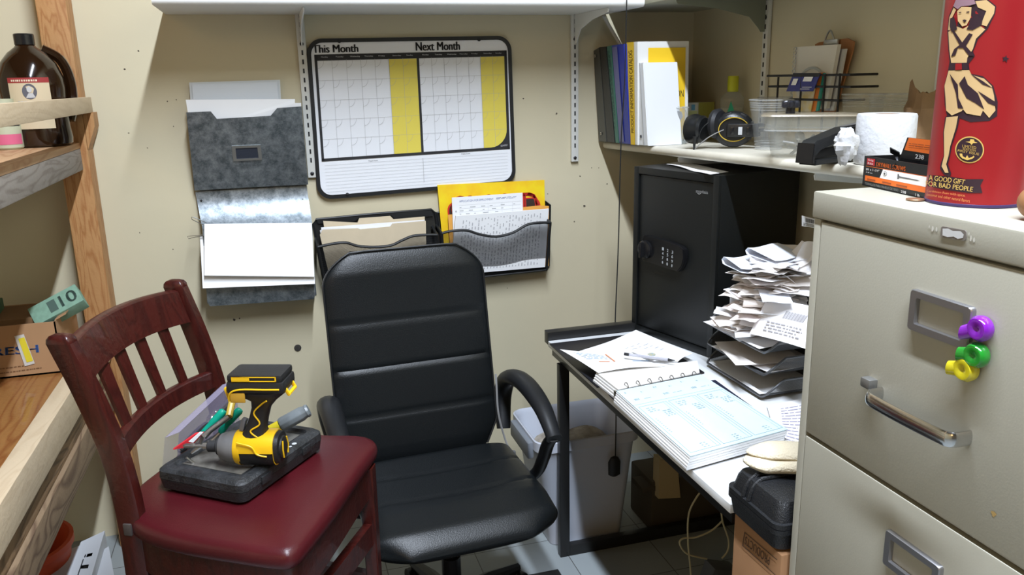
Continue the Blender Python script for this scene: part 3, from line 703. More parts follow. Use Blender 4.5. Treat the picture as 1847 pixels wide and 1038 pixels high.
def crumple(cx, cy, cz, w, l, az, tilt, tilt2, bend, mat, curl=0., seed=0, printed=False):
    r = random.Random(seed); b = B(); m = Matrix.Translation((cx, cy, cz)) @ Matrix.Rotation(az, 4, 'Z') @ Matrix.Rotation(tilt, 4, 'X') @ Matrix.Rotation(tilt2, 4, 'Y')
    ph, ph2 = r.uniform(0, 6), r.uniform(0, 6)
    def f(s, q_):
        x, y = (s-.5)*l, (q_-.5)*w
        z = bend*(math.sin(PI*s+ph)*.6+math.sin(2.3*PI*q_+ph2)*.25) + curl*max(0, s-.6)**2
        return m @ Vector((x, y, z))
    b.surf(f, 9, 5, th=.0005); return b, f
def folded(cx, cy, cz, w, l, az, tilt, tilt2, gap, sd):   # sheet folded back over itself
    m = Matrix.Translation((cx, cy, cz)) @ Matrix.Rotation(az, 4, 'Z') @ Matrix.Rotation(tilt, 4, 'X') @ Matrix.Rotation(tilt2, 4, 'Y')
    def f(s, q_):
        y = (q_-.5)*l; k = s*2-1
        if k < -.12: x, z = -w*(-k-.12)/.88, 0
        elif k > .12: x, z = -w*(k-.12)/.88*.92, gap*(1-.55*(k-.12)/.88)
        else: x, z = gap*.5*math.cos(k/.12*PI/2), gap*.5+gap*.5*math.sin(k/.12*PI/2)
        return m @ Vector((x, y, z+.003*math.sin(5*q_+sd)))
    return B().surf(f, 22, 5, th=.0005)
GRP = 'receipts heaped on the letter trays'
N = 78
for i in range(N):
    k = i/(N-1); cz = .916+.190*k
    sx = .16*(1-.45*k); 
    cx = 1.280+.046*k+rg.uniform(-.06, .05)*(1-.3*k)
    cy = -.603+rg.uniform(-.085, .085)*(1-.35*k)-.02*k
    w_, l_ = rg.uniform(.075, .11), rg.uniform(.14, .23)*(1-.25*k); az = rg.uniform(-1.1, 1.1)+PI/2*(i % 2)*.7
    if i in (N-1,): break
    if i % 4 == 1: b = folded(cx, cy, cz, w_*.9, l_*.8, az+PI, rg.uniform(-.16, .1), rg.uniform(-.12, .12), rg.uniform(.008, .02), i)
    else: b, _ = crumple(cx, cy, cz, w_, l_, az, rg.uniform(-.14, .16), rg.uniform(-.2, .12), rg.uniform(.004, .016), None, rg.uniform(-.15, .25), i)
    tag(obj('receipt', b, RM[rg.choice((0, 0, 0, 1, 1, 2, 3))]), 'crumpled till receipt or slip in the heap on the wire trays', 'receipt', GRP)
# recognisable ones
b = folded(1.306, -.547, 1.112, .10, .13, 1.9, .05, -.12, .020, 1); tag(obj('receipt', b, RM[3]), 'folded bluish white slip arching on top of the receipt heap', 'receipt')
b = folded(1.234, -.531, 1.081, .08, .09, 1.7, .05, -.10, .022, 2); tag(obj('receipt', b, RM[3]), 'small folded white slip arching left of the heap top', 'receipt')
b = B(); c = Vector((1.372, -.650, 1.086)); rot = Euler((.3, -.75, .5)).to_matrix()
b.surf(lambda s, q_: c+rot @ Vector(((q_-.5)*.13, .032*math.cos(4.6*s), .032*math.sin(4.6*s))), 20, 6, th=.0006)
tag(obj('receipt', b, RM[0]), 'rolled paper tube standing at the right top of the receipt heap', 'receipt')
t = thing('receipt', 'large receipt with barcode on the near face of the receipt heap', 'receipt', (1.23, -.73, .97))
q = [(1.187, -.686, .927), (1.234, -.881, .937), (1.336, -.850, 1.014), (1.259, -.650, 1.009)]; fr_ = bil(q)
obj('slip', B().surf(lambda s, q_: fr_(s, q_, .006*math.sin(PI*s)), 8, 4, th=.0006), RM[0], t, world=True)
b = B()
for i in range(22): rect(b, fr_, .38+i*.014, .55, .38+i*.014+(.006 if i % 3 else .010), .75, .0075)
prints(b, fr_, .2, .15, .85, .45, 4, 5, .0075, .4); obj('print', b, M('receipt_print', (.35, .34, .36), .8), t, world=True)
for i, (x, y, z_, l, w_, az, la) in enumerate(((1.311, -.593, .767, .22, .27, 0, 'white papers lying in the lowest letter tray'), (1.300, -.608, .829, .20, .25, .12, 'greyish papers lying in the middle letter tray'), (1.264, -.608, .841, .18, .20, -.25, 'curled cream slips on the papers of the middle tray'), (1.285, -.588, .896, .2, .27, .05, 'paper pad in the top tray under the receipt heap'))):
    b, _ = crumple(x, y, z_+.003, w_, l, az, 0, -.02, .004, None, 0, 40+i); tag(obj('paper_sheet', b, (PAP, RM[0], RM[1], RM[0])[i]), la, 'paper')
for i in range(9):
    b, _ = crumple(1.254+rg.uniform(-.03, .03), -.578+rg.uniform(-.06, .06), .906+i*.003, .09, .17, rg.uniform(-.5, .5), .03, -.05, .006, None, .1, 70+i)
    tag(obj('receipt', b, RM[i % 3]), 'crumpled till receipt or slip in the heap on the wire trays', 'receipt', GRP)

# ================================================================ CHEQUE BINDER AND DESK PAPERS
t = thing('cheque_binder', 'open black ring binder of light blue business cheques on the desk', 'binder', (1.0, -.75, .7505))
b = B(); b.boxr(.826, 1.165, -.50, -.092, .7505, .7555, bev=.001)
obj('cover', b, M('vinyl_black', (.012, .012, .016), .4), t, world=True)
q = [at(1238, 850, 'z', .7525), at(1436, 794, 'z', .7525), at(1290, 688, 'z', .7525), at(1098, 714, 'z', .7525)]
fc_ = bil(q); b = B().prism([fc_(0, 0), fc_(1, 0), fc_(1, 1), fc_(0, 1)], (0, 0, .004)); obj('cover', b, M('vinyl_navy', (.02, .022, .045), .4), t, world=True)
zt_ = .790
q = [at(1245, 824, 'z', zt_), at(1421, 775, 'z', zt_), at(1264, 676, 'z', zt_), at(1112, 706, 'z', zt_)]; fk = bil(q)
# page block with slightly ragged side
for i in range(5):
    z1 = .757+.0062*i; dx = rg.uniform(-.003, .003); sh = .0018*(4-i)
    b = B().prism([Vector((fk(x, y).x-sh+dx, fk(x, y).y, z1)) for x, y in ((0, 0), (1, 0), (1, 1), (0, 1))], (0, 0, .0060), bev=.0006)
    obj('page_block', b, PAPW if i % 2 else PAP, t, world=True)
b = B().prism([fk(0, 0, -.001), fk(1, 0, -.001), fk(1, 1, -.001), fk(0, 1, -.001)], (0, 0, .0016))
ck = obj('cheque_sheet', b, M('cheque_blue', (.60, .76, .82), .8, var=.06, vs=10), t, world=True)
h = .0012; b = B()
def frame_(x0, y0, x1, y1, w1=.003, w2=.0025):
    rect(b, fk, x0, y0, x1, y0+w2, h); rect(b, fk, x0, y1-w2, x1, y1, h); rect(b, fk, x0, y0, x0+w1, y1, h); rect(b, fk, x1-w1, y0, x1, y1, h)
for i in range(3):
    x0 = .03+i*.325; frame_(x0, .03, x0+.300, .70); rect(b, fk, x0+.265, .04, x0+.267, .69, h)
rect(b, fk, .0, .735, 1, .737, h)
obj('ruled_lines', b, M('cheque_line', (.22, .32, .36), .8), ck, world=True)
b = B()
fsw = lambda s, t_, h_=0.: fk(t_, 1-s, h_)
for i in range(3):
    x0 = .03+i*.325
    prints(b, fk, x0+.05, .60, x0+.16, .68, 3, i, h, .35, wmin=.01, wmax=.04); prints(b, fk, x0+.17, .50, x0+.27, .60, 4, i+7, h, .5, wmin=.01, wmax=.04)
    prints(b, fk, x0+.03, .30, x0+.05, .52, 9, i+3, h, .3, wmin=.01, wmax=.02); prints(b, fk, x0+.15, .05, x0+.22, .12, 3, i+12, h, .35, wmin=.01, wmax=.03)
    prints(b, fk, x0+.04, .80, x0+.10, .83, 1, i+22, h, .9, wmin=.006, wmax=.012, gap=.008); prints(b, fk, x0+.14, .80, x0+.25, .815, 1, i+25, h, .4)
    prints(b, fk, x0+.02, .93, x0+.06, .96, 1, i+29, h, .7, wmin=.01, wmax=.02); prints(b, fk, x0+.18, .90, x0+.22, .93, 1, i+31, h, .7, wmin=.01, wmax=.02)
obj('print', b, M('cheque_print', (.33, .42, .46), .8), ck, world=True)
zl = .786
q = [at(1115, 702, 'z', zl), at(1262, 671, 'z', zl), at(1258, 650, 'z', zl), at(1075, 671, 'z', zl)]; fb = bil(q)
for i in range(4):
    z1 = .757+.0070*i; b = B().prism([Vector((fb(x, y).x+.003*(i-3), fb(x, y).y, z1)) for x, y in ((0, 0), (1, 0), (1, 1), (0, 1))], (0, 0, .0066), bev=.0006)
    obj('stub_block', b, M('stub_cream', (.80, .78, .74), .85) if i % 2 else PAP, t, world=True)
b = B().tube([at(1113, 706, 'z', .787), at(1268, 674, 'z', .787)], .0022, 6); obj('ring_spine', b, M('ring_dark', (.10, .09, .09), .4, .7), t, world=True)
for u, v in ((1130, 697), (1151, 694), (1172, 690), (1192, 687), (1212, 684), (1232, 680), (1253, 677)):
    c = at(u, v+1, 'z', .785); P = [c+Vector((0, .013*math.cos(a), .011*math.sin(a))) for a in [PI*k/10 for k in range(-1, 12)]]
    obj('ring', B().tube(P, .0013, 6), M('ring_steel', (.25, .23, .22), .3, .9), t, world=True)
obj('clasp', B().box(at(1111, 712, 'z', .775), (.006, .02, .018), bev=.002), CHROME, t, world=True)
def papr(pts, z, la, mat=PAPW, wav=.004, name='paper_sheet', nn=10):
    q = [at(u, v, 'z', z) for u, v in pts]; f = bil(q); b = B()
    b.surf(lambda s, q_: f(s, q_, wav*(math.sin(5*s+2*q_)+1)*.5), nn, nn, th=.0006)
    t = thing(name, la, 'paper', (q[0].x, q[0].y, z)); obj('sheet', b, mat, t, world=True); return t, lambda s, q_, h=0.: f(s, q_, wav*(math.sin(5*s+2*q_)+1)*.5+h)
t, f1 = papr([(1222, 655), (1249, 638), (1147, 598), (1042, 638)], .776, 'large white letter sheet with faint seal lying against the safe', wav=.006)
b = B(); prints(b, f1, .35, .35, .8, .75, 5, 6, .001, .16, wmin=.05, wmax=.14, gap=.06); obj('print', b, M('faint_print', (.62, .63, .66), .8), t, world=True)
t, f2 = papr([(1079, 676), (1236, 658), (1152, 640), (1010, 636)], .784, 'white sheet with orange and blue stripes under the pen on the desk', wav=.010)
b = B(); b.poly([f2(.35, .35, .0015), f2(.37, .35, .0015), f2(.55, .92, .0015), f2(.53, .92, .0015)]); b.poly([f2(.18, .35, .0015), f2(.3, .33, .0015), f2(.3, .36, .0015), f2(.18, .38, .0015)])
obj('orange_stripe', b, M('stripe_orange', (.80, .30, .14), .8), t, world=True)
b = B(); b.poly([f2(.62, .42, .0015), f2(.82, .40, .0015), f2(.82, .46, .0015), f2(.62, .46, .0015)]); prints(b, f2, .1, .5, .5, .9, 6, 8, .0015, .3)
obj('blue_print', b, M('stripe_blue', (.45, .58, .75), .8), t, world=True)
t, f3 = papr([(1180, 652), (1222, 651), (1180, 629), (1130, 632)], .7925, 'small white card with round blue and gold seal beside the pen', wav=.002)
b = B(); c = f3(.45, .5, .0012); b.lathe([(.012, 0), (.012, .0004)], c, 20); obj('seal', b, M('seal_blue', (.25, .42, .52), .6, var=.6, vs=180, col2=(.6, .5, .25)), t, world=True)
t = thing('pen', 'clear ballpoint pen with black cap lying on the desk papers', 'pen', at(1170, 645, 'z', .802))
A_, C_ = at(1126, 639, 'z', .802), at(1218, 651, 'z', .800); d = (C_-A_)
obj('barrel', B().tube([A_+d*.1, A_+d*.86], .0045, 10), M('pen_clear', (.55, .55, .62), .25, alpha=.75), t, world=True)
obj('cap', B().tube([A_, A_+d*.10], .0046, 10), INK, t, world=True)
obj('refill', B().tube([A_+d*.25, A_+d*.9], .0018, 8), INK, t, world=True)
obj('tip', B().tube([A_+d*.86, A_+d*.96, A_+d], [.0045, .002, .0008], 10), INK, t, world=True)
t, f4 = papr([(1402, 800), (1447, 822), (1462, 716), (1383, 733)], .757, 'white printed document stack on the desk beside the filing cabinet', wav=.002)
b = B(); prints(b, f4, .3, .15, .95, .9, 12, 5, .001, .25, wmin=.06, wmax=.3, gap=.03); obj('print', b, M('faint_violet', (.45, .42, .55), .8), t, world=True)

# ================================================================ UNDER AND BESIDE THE DESK
t = thing('hanging_charger', 'thin black cord hanging from the upper shelf with a black plug box at its end', 'cord', (.98, -.28, .36))
P = [at(u, v, 'y', y_) for u, v, y_ in ((1150, -900, .12), (1138, -300, .12), (1131, -20, .10), (1129, 60, .10), (1127, 140, .09), (1121, 240, .08), (1118, 330, .07), (1116, 420, .05), (1113, 500, .03), (1110, 570, .012), (1110, 600, .004), (1110, 650, .0), (1111, 690, -.02), (1111, 740, -.10), (1111, 770, -.150), (1110, 830, -.153))]
yc = -.153
obj('wire', B().tube(curve_pts(P, 5), .0022, 6), BLK, t, world=True)
c = at(1108, 842, 'y', yc); b = B().lathe([(.010, -.036), (.022, -.028), (.023, .018), (.014, .034), (.004, .038)], c, 10); bmesh.ops.scale(b.bm, vec=(1, .6, 1), space=Matrix.Translation(-c), verts=b.bm.verts)
obj('plug_box', b, BLK, t, world=True)
# bin
BINM = M('bin_white', (.50, .53, .60), .5)
t = thing('waste_bin', 'white plastic waste bin behind the desk leg at the left end of the desk', 'bin', (.96, .03, 0))
def rr(cx, cy, hx, hy, z, r=.03, n=5):
    return [(cx+x, cy+y, z) for x, y in rrect(-hx, -hy, hx, hy, r, r, n)]
cy = .030
rings = [rr(.965, cy, .135, .115, 0.002), rr(.958, cy, .176, .150, .365, .04), rr(.958, cy, .180, .154, .378, .04), rr(.958, cy, .190, .162, .380, .045), rr(.958, cy, .190, .162, .414, .045), rr(.958, cy, .186, .158, .417, .045), rr(.958, cy, .174, .146, .40, .04), rr(.965, cy, .130, .110, .012)]
obj('body', B().loft(rings), BINM, t, world=True)
b = B().boxr(.748, .772, -.08, .13, .345, .405, bev=.008); obj('handle_grip', b, M('bin_grey', (.20, .22, .25), .5), t, world=True)
rg2 = random.Random(3)
b = B().ball((.955, cy+.03, .30), 1, 28, (.150, .105, .055))
from mathutils import noise as _n
for v in b.bm.verts: v.co.z += .03*_n.noise(v.co*14)
tag(obj('bin_bag_contents', b, M('rubbish', (.50, .44, .36), .9, var=.5, vs=25, bump=.8, bs=40), sharp=25), 'dirty crumpled paper filling the white waste bin', 'rubbish')
# things in the dark under the desk
t = thing('cardboard_tube_box', 'tall tapering cardboard carton standing in the shade under the desk', 'box', (1.27, -.16, 0))
q = [at(1188, 901, 'y', -.14), at(1228, 899, 'y', -.14), at(1222, 830, 'y', -.14), at(1190, 830, 'y', -.14)]
obj('body', B().prism(q, (0, .05, 0), bev=.002), M('carton_yellow', (.42, .33, .18), .8), t, world=True)
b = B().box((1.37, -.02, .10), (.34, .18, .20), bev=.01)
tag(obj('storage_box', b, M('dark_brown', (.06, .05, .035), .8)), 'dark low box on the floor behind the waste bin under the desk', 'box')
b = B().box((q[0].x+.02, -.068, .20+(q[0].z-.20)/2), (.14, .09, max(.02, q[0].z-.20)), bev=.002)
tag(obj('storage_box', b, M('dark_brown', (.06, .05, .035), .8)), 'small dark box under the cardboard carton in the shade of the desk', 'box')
CAB = M('cable_cream', (.50, .45, .28), .5)
yb_ = -.55
for pts, la in (([(1272, 878), (1255, 900), (1242, 930), (1241, 980), (1246, 1040), (1243, 1100)], 'cream cable hanging straight from under the desktop'),
                ([(1303, 940), (1283, 958), (1255, 970), (1232, 972), (1226, 982), (1240, 1000), (1275, 1009)], 'cream cable looping back under the desk'),
                ([(1300, 905), (1303, 940), (1314, 975), (1312, 995), (1302, 1008)], 'cream cable dropping beside the cardboard box')):
    tag(obj('cable', B().tube(curve_pts([at(u, v, 'y', yb_) for u, v in pts], 6), .0028, 8), CAB), la, 'cable')
c = at(1295, 1020, 'y', -.56); b = B().box((c.x, -.56, c.z-.05), (.09, .06, .10), Euler((0, .3, 0)), bev=.006)
b.boxr(c.x-.03, c.x+.03, -.60, -.52, 0, c.z-.09, bev=.004)
tag(obj('power_adapter', b, M('adapter_grey', (.07, .075, .08), .6)), 'dark grey power adapter box under the desk where the cables end', 'adapter')
# tool case and carton between desk and filing cabinet
X = .80
t = thing('cardboard_box', 'brown cardboard box on the floor under the black tool case', 'box', (.99, -1.29, 0))
b = B().boxr(.829, 1.18, -1.374, -1.216, 0, .7475, bev=.003)
obj('body', b, M('cardboard', (.36, .19, .09), .8, var=.12, vs=10), t, world=True)
q = [at(1339, 985, 'x', .828), at(1400, 1040, 'x', .828), at(1402, 1010, 'x', .828), at(1343, 960, 'x', .828)]
fx = bil(q); b = text_bm('PRODUCTS', lambda s, q_, h=0.: fx(1-s, 1-q_, h), .2, .2, .95, .75, .0005); obj('print', b, M('print_brown', (.07, .04, .025), .8), t, world=True)
b = B()
for r in ((0, 0, 1, .05), (0, .95, 1, 1), (0, 0, .02, 1)): rect(b, fx, *r, .0005)
obj('print_frame', b, M('print_brown', (.07, .04, .025), .8), t, world=True)
CASE = M('case_black', (.013, .014, .016), .38, bump=.5, bs=350)
x0, x1, y0, y1 = .814, 1.22, -1.377, -1.199; zc_ = .749
t = thing('tool_case', 'large black moulded tool case on the cardboard box beside the desk end', 'tool case', (1.0, -1.29, zc_))
def ro(x0, x1, y0, y1, z, r): return [(x, y, zc_+z) for x, y in rrect(x0, y0, x1, y1, r, r, 6)]
b = B().loft([ro(x0+.02, x1-.02, y0+.02, y1-.02, 0, .018), ro(x0+.008, x1-.008, y0+.008, y1-.008, .006, .020), ro(x0+.003, x1-.003, y0+.003, y1-.003, .039, .020), ro(x0, x1, y0, y1, .0395, .020), ro(x0, x1, y0, y1, .049, .020)])
obj('base', b, CASE, t, world=True)
b = B().loft([ro(x0, x1, y0, y1, .0505, .020), ro(x0, x1, y0, y1, .060, .020), ro(x0+.006, x1-.006, y0+.006, y1-.006, .0605, .020), ro(x0+.012, x1-.012, y0+.012, y1-.012, .087, .020), ro(x0+.017, x1-.017, y0+.017, y1-.017, .096, .018), ro(x0+.032, x1-.032, y0+.032, y1-.032, .099, .012)])
ld = obj('lid', b, CASE, t, world=True)
for yy in (y1-.060, y1-.078):
    b = B().tube(curve_pts([(x0+.004, yy, zc_+.061), (x0+.012, yy, zc_+.085), (x0+.028, yy, zc_+.099), (x0+.06, yy, zc_+.102), (x0+.30, yy, zc_+.102)], 5), .0045, 8); obj('rib', b, CASE, ld, world=True)
tag(obj('yellow_grip', B().boxr(.925, .985, -1.352, -1.325, zc_+.1035, zc_+.135, bev=.008), YEL), 'yellow plastic grip piece on the tool case behind the cabinet edge', 'grip')
# cloth glove folded over the back of the case
zg = zc_+.103
c0 = at(1340, 840, 'z', zg+.005); c1 = at(1462, 846, 'z', zg+.005)
t = thing('work_glove', 'cream cotton glove folded over the back of the black tool case', 'glove', (c0.x+.06, c0.y, zg))
cl = M('cotton_cream', (.72, .64, .48), .95, bump=.8, bs=220)
rings = []; n = Vector((-(c1-c0).y, (c1-c0).x, 0)).normalized()
for i in range(24):
    k = i/23; c = c0.lerp(c1, k); c.z = zg+.016; hw = .005+.036*min(1, k*3.4)**.6*(1-.15*k); ht = .003+.013*min(1, k*3)**.7
    rings.append([c+n*hw*math.cos(a)*(1+.05*math.sin(9*k))+Vector((0, 0, ht*math.sin(a)*(1-.15*math.cos(2*a+k*5)))) for a in [2*PI*j/24 for j in range(24)]])
obj('palm', B().loft(rings), cl, t, world=True)
rings = []
for i in range(20):
    k = i/19; c = c0.lerp(c1, .05+.95*k)+n*.010; c.z = zg+.030+.006*math.sin(2.5*k); hw = .004+.028*min(1, k*3)**.6; ht = .002+.009*min(1, k*3)**.7
    rings.append([c+n*hw*math.cos(a)+Vector((0, 0, ht*math.sin(a)+.004*math.cos(a)*k)) for a in [2*PI*j/20 for j in range(20)]])
obj('folded_cuff', B().loft(rings), cl, t, world=True)
# ================================================================ WOODEN STOOL CHAIR
MAH = wood('mahogany', (.048, .0065, .0045), (.030, .004, .003), 'z', .24, .7, coat=.15, knots=False)
MC['mahogany'].node_tree.nodes['Principled BSDF'].inputs['Roughness'].default_value = .33
Fv = Vector((.923, -.385, 0)); Uv = Vector((.385, .923, 0)); O = Vector((-.065, -.782, 0))
def Wc(x, y, z): return O+Uv*x-Fv*y+Vector((0, 0, z))
t = thing('wooden_chair', 'tall dark red-stained slat-back wooden chair with a burgundy vinyl seat', 'chair', O)
outl = [at(u, v, 'z', .78) for u, v in ((225, 908), (233, 934), (262, 954), (330, 973), (420, 988), (500, 999), (530, 994), (556, 970), (606, 905), (655, 835), (679, 801), (672, 789), (645, 783), (575, 781), (480, 766), (400, 775), (335, 806), (285, 846), (245, 878))]
outl = curve_pts(outl, 4, closed=True); cen = sum(outl, Vector())/len(outl)
def oring(s, z): return [Vector((cen.x+(p.x-cen.x)*s, cen.y+(p.y-cen.y)*s, z)) for p in outl]
VIN = M('vinyl_burgundy', (.070, .0060, .0095), .33, bump=.12, bs=500, var=.2, vs=6)
b = B().loft([oring(.975, .742), oring(.997, .748), oring(1.0, .758), oring(.995, .768), oring(.975, .777), oring(.93, .782), oring(.75, .785), oring(.4, .787), oring(.05, .787)])
obj('seat', b, VIN, t, world=True, sharp=60)
b = B().loft([oring(.955, .665), oring(.955, .7415)], cap=True); obj('apron', b, MAH, t, world=True)
def post(path, a, c, bev=.0):
    """square section swept along the path; a across the back, c front to back"""
    rings = []
    for p in path:
        p = Vector(p); rings.append([p+Uv*(a*sx)+Fv*(c*sy) for sx, sy in ((-1, -.8), (-.8, -1), (.8, -1), (1, -.8), (1, .8), (.8, 1), (-.8, 1), (-1, .8))])
    return B().loft(rings)
for s in (-1, 1):
    X = .205*s-.0
    P = curve_pts([Wc(X, .23, 0), Wc(X, .205, .35), Wc(X, .195, .70), Wc(X, .205, .88), Wc(X+.003*s, .238, 1.02), Wc(X+.006*s, .278, 1.14)], 5)
    b = post(P, .0145, .024)
    top = P[-1]; 
    for k, z_ in ((.9, .008), (.6, .0145), (.2, .018)): pass
    b.loft([[top+Uv*(.0145*k*sx)+Fv*(.024*k*sy)+Vector((0, 0, dz)) for sx, sy in ((-1, -.8), (-.8, -1), (.8, -1), (1, -.8), (1, .8), (.8, 1), (-.8, 1), (-1, .8))] for k, dz in ((1, 0), (.95, .008), (.75, .014), (.4, .017), (.05, .018))])
    obj('back_post', b, MAH, t, world=True, sharp=50)
def rail(z0, z1, yb0, yb1, bow, arch, th, n=16, x=.192):
    rings = []
    for i in range(n+1):
        k = i/n; xx = -x+2*x*k; a = 4*k*(1-k)
        y = lambda zz, zf: yb0+(yb1-yb0)*zf+bow*a
        r = [Wc(xx, y(0, 0)-th, z0+arch*a), Wc(xx, y(0, 0)+th, z0+arch*a), Wc(xx, y(0, .9)+th, z1+arch*a-.004), Wc(xx, y(0, 1)+th*.5, z1+arch*a), Wc(xx, y(0, 1)-th*.5, z1+arch*a), Wc(xx, y(0, .9)-th, z1+arch*a-.004)]
        rings.append(r)
    return B().loft(rings)
obj('top_rail', rail(1.058, 1.136, .252, .276, .030, .010, .011), MAH, t, world=True)
obj('lower_rail', rail(.895, .934, .208, .214, .030, .006, .011), MAH, t, world=True)
for i in range(4):
    xx = -.117+.078*i; a = 4*((xx+.192)/.384)*(1-(xx+.192)/.384)
    b = B(); r = []
    for k in range(7):
        s = k/6; z_ = .925+(1.072-.925)*s; y_ = .213+.030*a+(.253-.213)*s; w_ = .0135+.003*s
        r.append([Wc(xx-w_, y_-.004, z_), Wc(xx+w_, y_-.004, z_), Wc(xx+w_, y_+.004, z_), Wc(xx-w_, y_+.004, z_)])
    obj('slat', b.loft(r), MAH, t, world=True)
nl, fl = face(520, 1040, at(525, 985, 'z', .78)), face(672, 905, at(664, 812, 'z', .78))
nlx, flx = Vector((nl.x-.01, nl.y+.02, 0)), Vector((fl.x-.008, fl.y+.0, 0))
for p in (nlx, flx):
    b = B(); rr_ = []
    for z_, k in ((0, .75), (.3, .85), (.74, 1)): rr_.append([p+Uv*(.017*k*sx)+Fv*(.017*k*sy)+Vector((0, 0, z_)) for sx, sy in ((-1, -.8), (-.8, -1), (.8, -1), (1, -.8), (1, .8), (.8, 1), (-.8, 1), (-1, .8))])
    obj('front_leg', b.loft(rr_), MAH, t, world=True)
def bar(a, c, z0, z1, th=.010):
    a, c = Vector(a), Vector(c); n = Vector((-(c-a).y, (c-a).x, 0)).normalized()*th
    return B().prism([a-n+Vector((0, 0, z0)), a+n+Vector((0, 0, z0)), a+n+Vector((0, 0, z1)), a-n+Vector((0, 0, z1))], c-a, bev=.002)
bn, bf = Wc(-.205, .20, 0), Wc(.205, .20, 0)
obj('stretcher', bar(nlx, flx, .545, .60), MAH, t, world=True)
obj('stretcher', bar(nlx, bn, .42, .46), MAH, t, world=True)
obj('stretcher', bar(flx, bf, .42, .46), MAH, t, world=True)
obj('stretcher', bar(bn, bf, .40, .44), MAH, t, world=True)
b = B(); p = face(232, 955, Wc(-.20, .17, 0)); b.box(p, (.010, .018, .026), Euler((0, 0, 1.1)), bev=.003); obj('corner_clip', b, M('clip_dull', (.10, .085, .08), .5, .5), t, world=True)

# ---------------------------------------------------------------- tools on the seat
ST = .788
t = thing('bit_case', 'scuffed flat black tool case lying under the tools on the burgundy seat', 'tool case', (-.111, -.773, ST), math.radians(-37.7))
CB = M('case_scuffed', (.022, .024, .026), .45, bump=.4, bs=200, var=.0)
SCUF = M('case_scuffed_top', (.035, .037, .040), .5, bump=.5, bs=160, var=.5, vs=40, col2=(.012, .013, .014))
def ro2(hx, hy, z, r): return [(x, y, z) for x, y in rrect(-hx, -hy, hx, hy, r, r, 5)]
b = B().loft([ro2(.100, .130, 0, .018), ro2(.108, .138, .006, .02), ro2(.111, .141, .027, .02), ro2(.1105, .1405, .0275, .02)]); obj('base', b, CB, t)
b = B().loft([ro2(.1115, .1415, .0285, .02), ro2(.1105, .1405, .044, .02), ro2(.104, .134, .050, .02), ro2(.088, .118, .051, .014), ro2(.084, .114, .0455, .012)]); obj('lid', b, SCUF, t)
b = B().box((-.0, .0, .0462), (.15, .20, .001)); obj('lid_window', b, M('window_dull', (.16, .15, .13), .25, var=.5, vs=25), t)
for yy in (-.07, .07): obj('latch', B().box((.1125, yy, .03), (.004, .03, .018), bev=.002), CB, t)
b = B()
for sx, sy, r in ((.096, .05, .006), (.097, .035, .004), (.095, .02, .005)): b.lathe([(r, 0), (r*.6, .0006)], (sx, sy, .0505), 7)
obj('scuff', b, M('scuff_pale', (.45, .47, .48), .9), t)
# impact driver standing on its head
CT = ST+.0515
P0 = Vector((-.085, -.862, CT))
t = thing('impact_driver', 'yellow and black cordless impact driver standing upside down on the black case', 'power tool', P0, math.radians(160))
t.matrix_basis = Matrix.Translation(P0) @ Matrix.Rotation(math.radians(160), 4, 'Z')
DB = M('driver_black', (.014, .014, .015), .5, bump=.2, bs=500); DY = M('driver_yellow', (.88, .52, .01), .38)
def ringx(x, ry, rz, zc, n=24, pw=.8, yc=0): 
    o = []
    for j in range(n):
        a = 2*PI*j/n; c, s = math.cos(a), math.sin(a)
        o.append((x, yc+ry*math.copysign(abs(c)**pw, c), zc+rz*math.copysign(abs(s)**pw, s)))
    return o
b = B().loft([ringx(-.062, .020, .022, .036), ringx(-.060, .030, .031, .036), ringx(-.045, .034, .035, .036), ringx(.0, .034, .035, .036), ringx(.022, .034, .035, .036)]); obj('housing', b, DB, t, sharp=50)
b = B().loft([ringx(-.052, .0345, .0355, .036), ringx(-.048, .0352, .0362, .036), ringx(.020, .0352, .0362, .036), ringx(.024, .034, .035, .036)])
# keep only the upper-left shell as the yellow cover
for f_ in [f_ for f_ in b.bm.faces if f_.calc_center_median().z < .030 and f_.calc_center_median().x < -.0]: b.bm.faces.remove(f_)
obj('yellow_cover', b, DY, t, sharp=50)
b = B().loft([ringx(.018, .0358, .0368, .036, pw=1), ringx(.028, .0358, .0368, .036, pw=1), ringx(.032, .034, .035, .036, pw=1)]); obj('yellow_collar', b, DY, t)
b = B().loft([ringx(.031, .033, .034, .036, pw=1), ringx(.045, .0325, .0335, .036, pw=1), ringx(.066, .026, .027, .036, pw=1), ringx(.070, .020, .020, .036, pw=1)]); obj('nose', b, M('nose_grey', (.22, .22, .225), .45, .3), t, sharp=60)
rotx = Matrix.Rotation(PI/2, 3, 'Y')
b = B().lathe([(.018, 0), (.018, .006), (.012, .010), (.012, .026), (.010, .028)], (.068, 0, .036), 20, rotx); obj('chuck', b, INK, t)
b = B().lathe([(.007, 0), (.007, .012), (.0032, .014), (.0032, .03), (.0055, .032), (.0055, .05), (.003, .054), (.001, .056)], (.094, 0, .036), 10, rotx); obj('bit', b, STEEL, t)
# rear cap
b = B().lathe([(.024, 0), (.023, .004), (.012, .007), (.001, .007)], (-.061, 0, .036), 20, Matrix.Rotation(-PI/2, 3, 'Y')); c_ = obj('rear_cap', b, DB, t)
b = B()
for a in (-.5, .5): b.tube([(-.067, .012*math.copysign(1, a), .018), (-.0675, .016*math.copysign(1, a), .036), (-.067, .012*math.copysign(1, a), .054)], .0016, 6)
obj('cap_trim', b, DY, t)
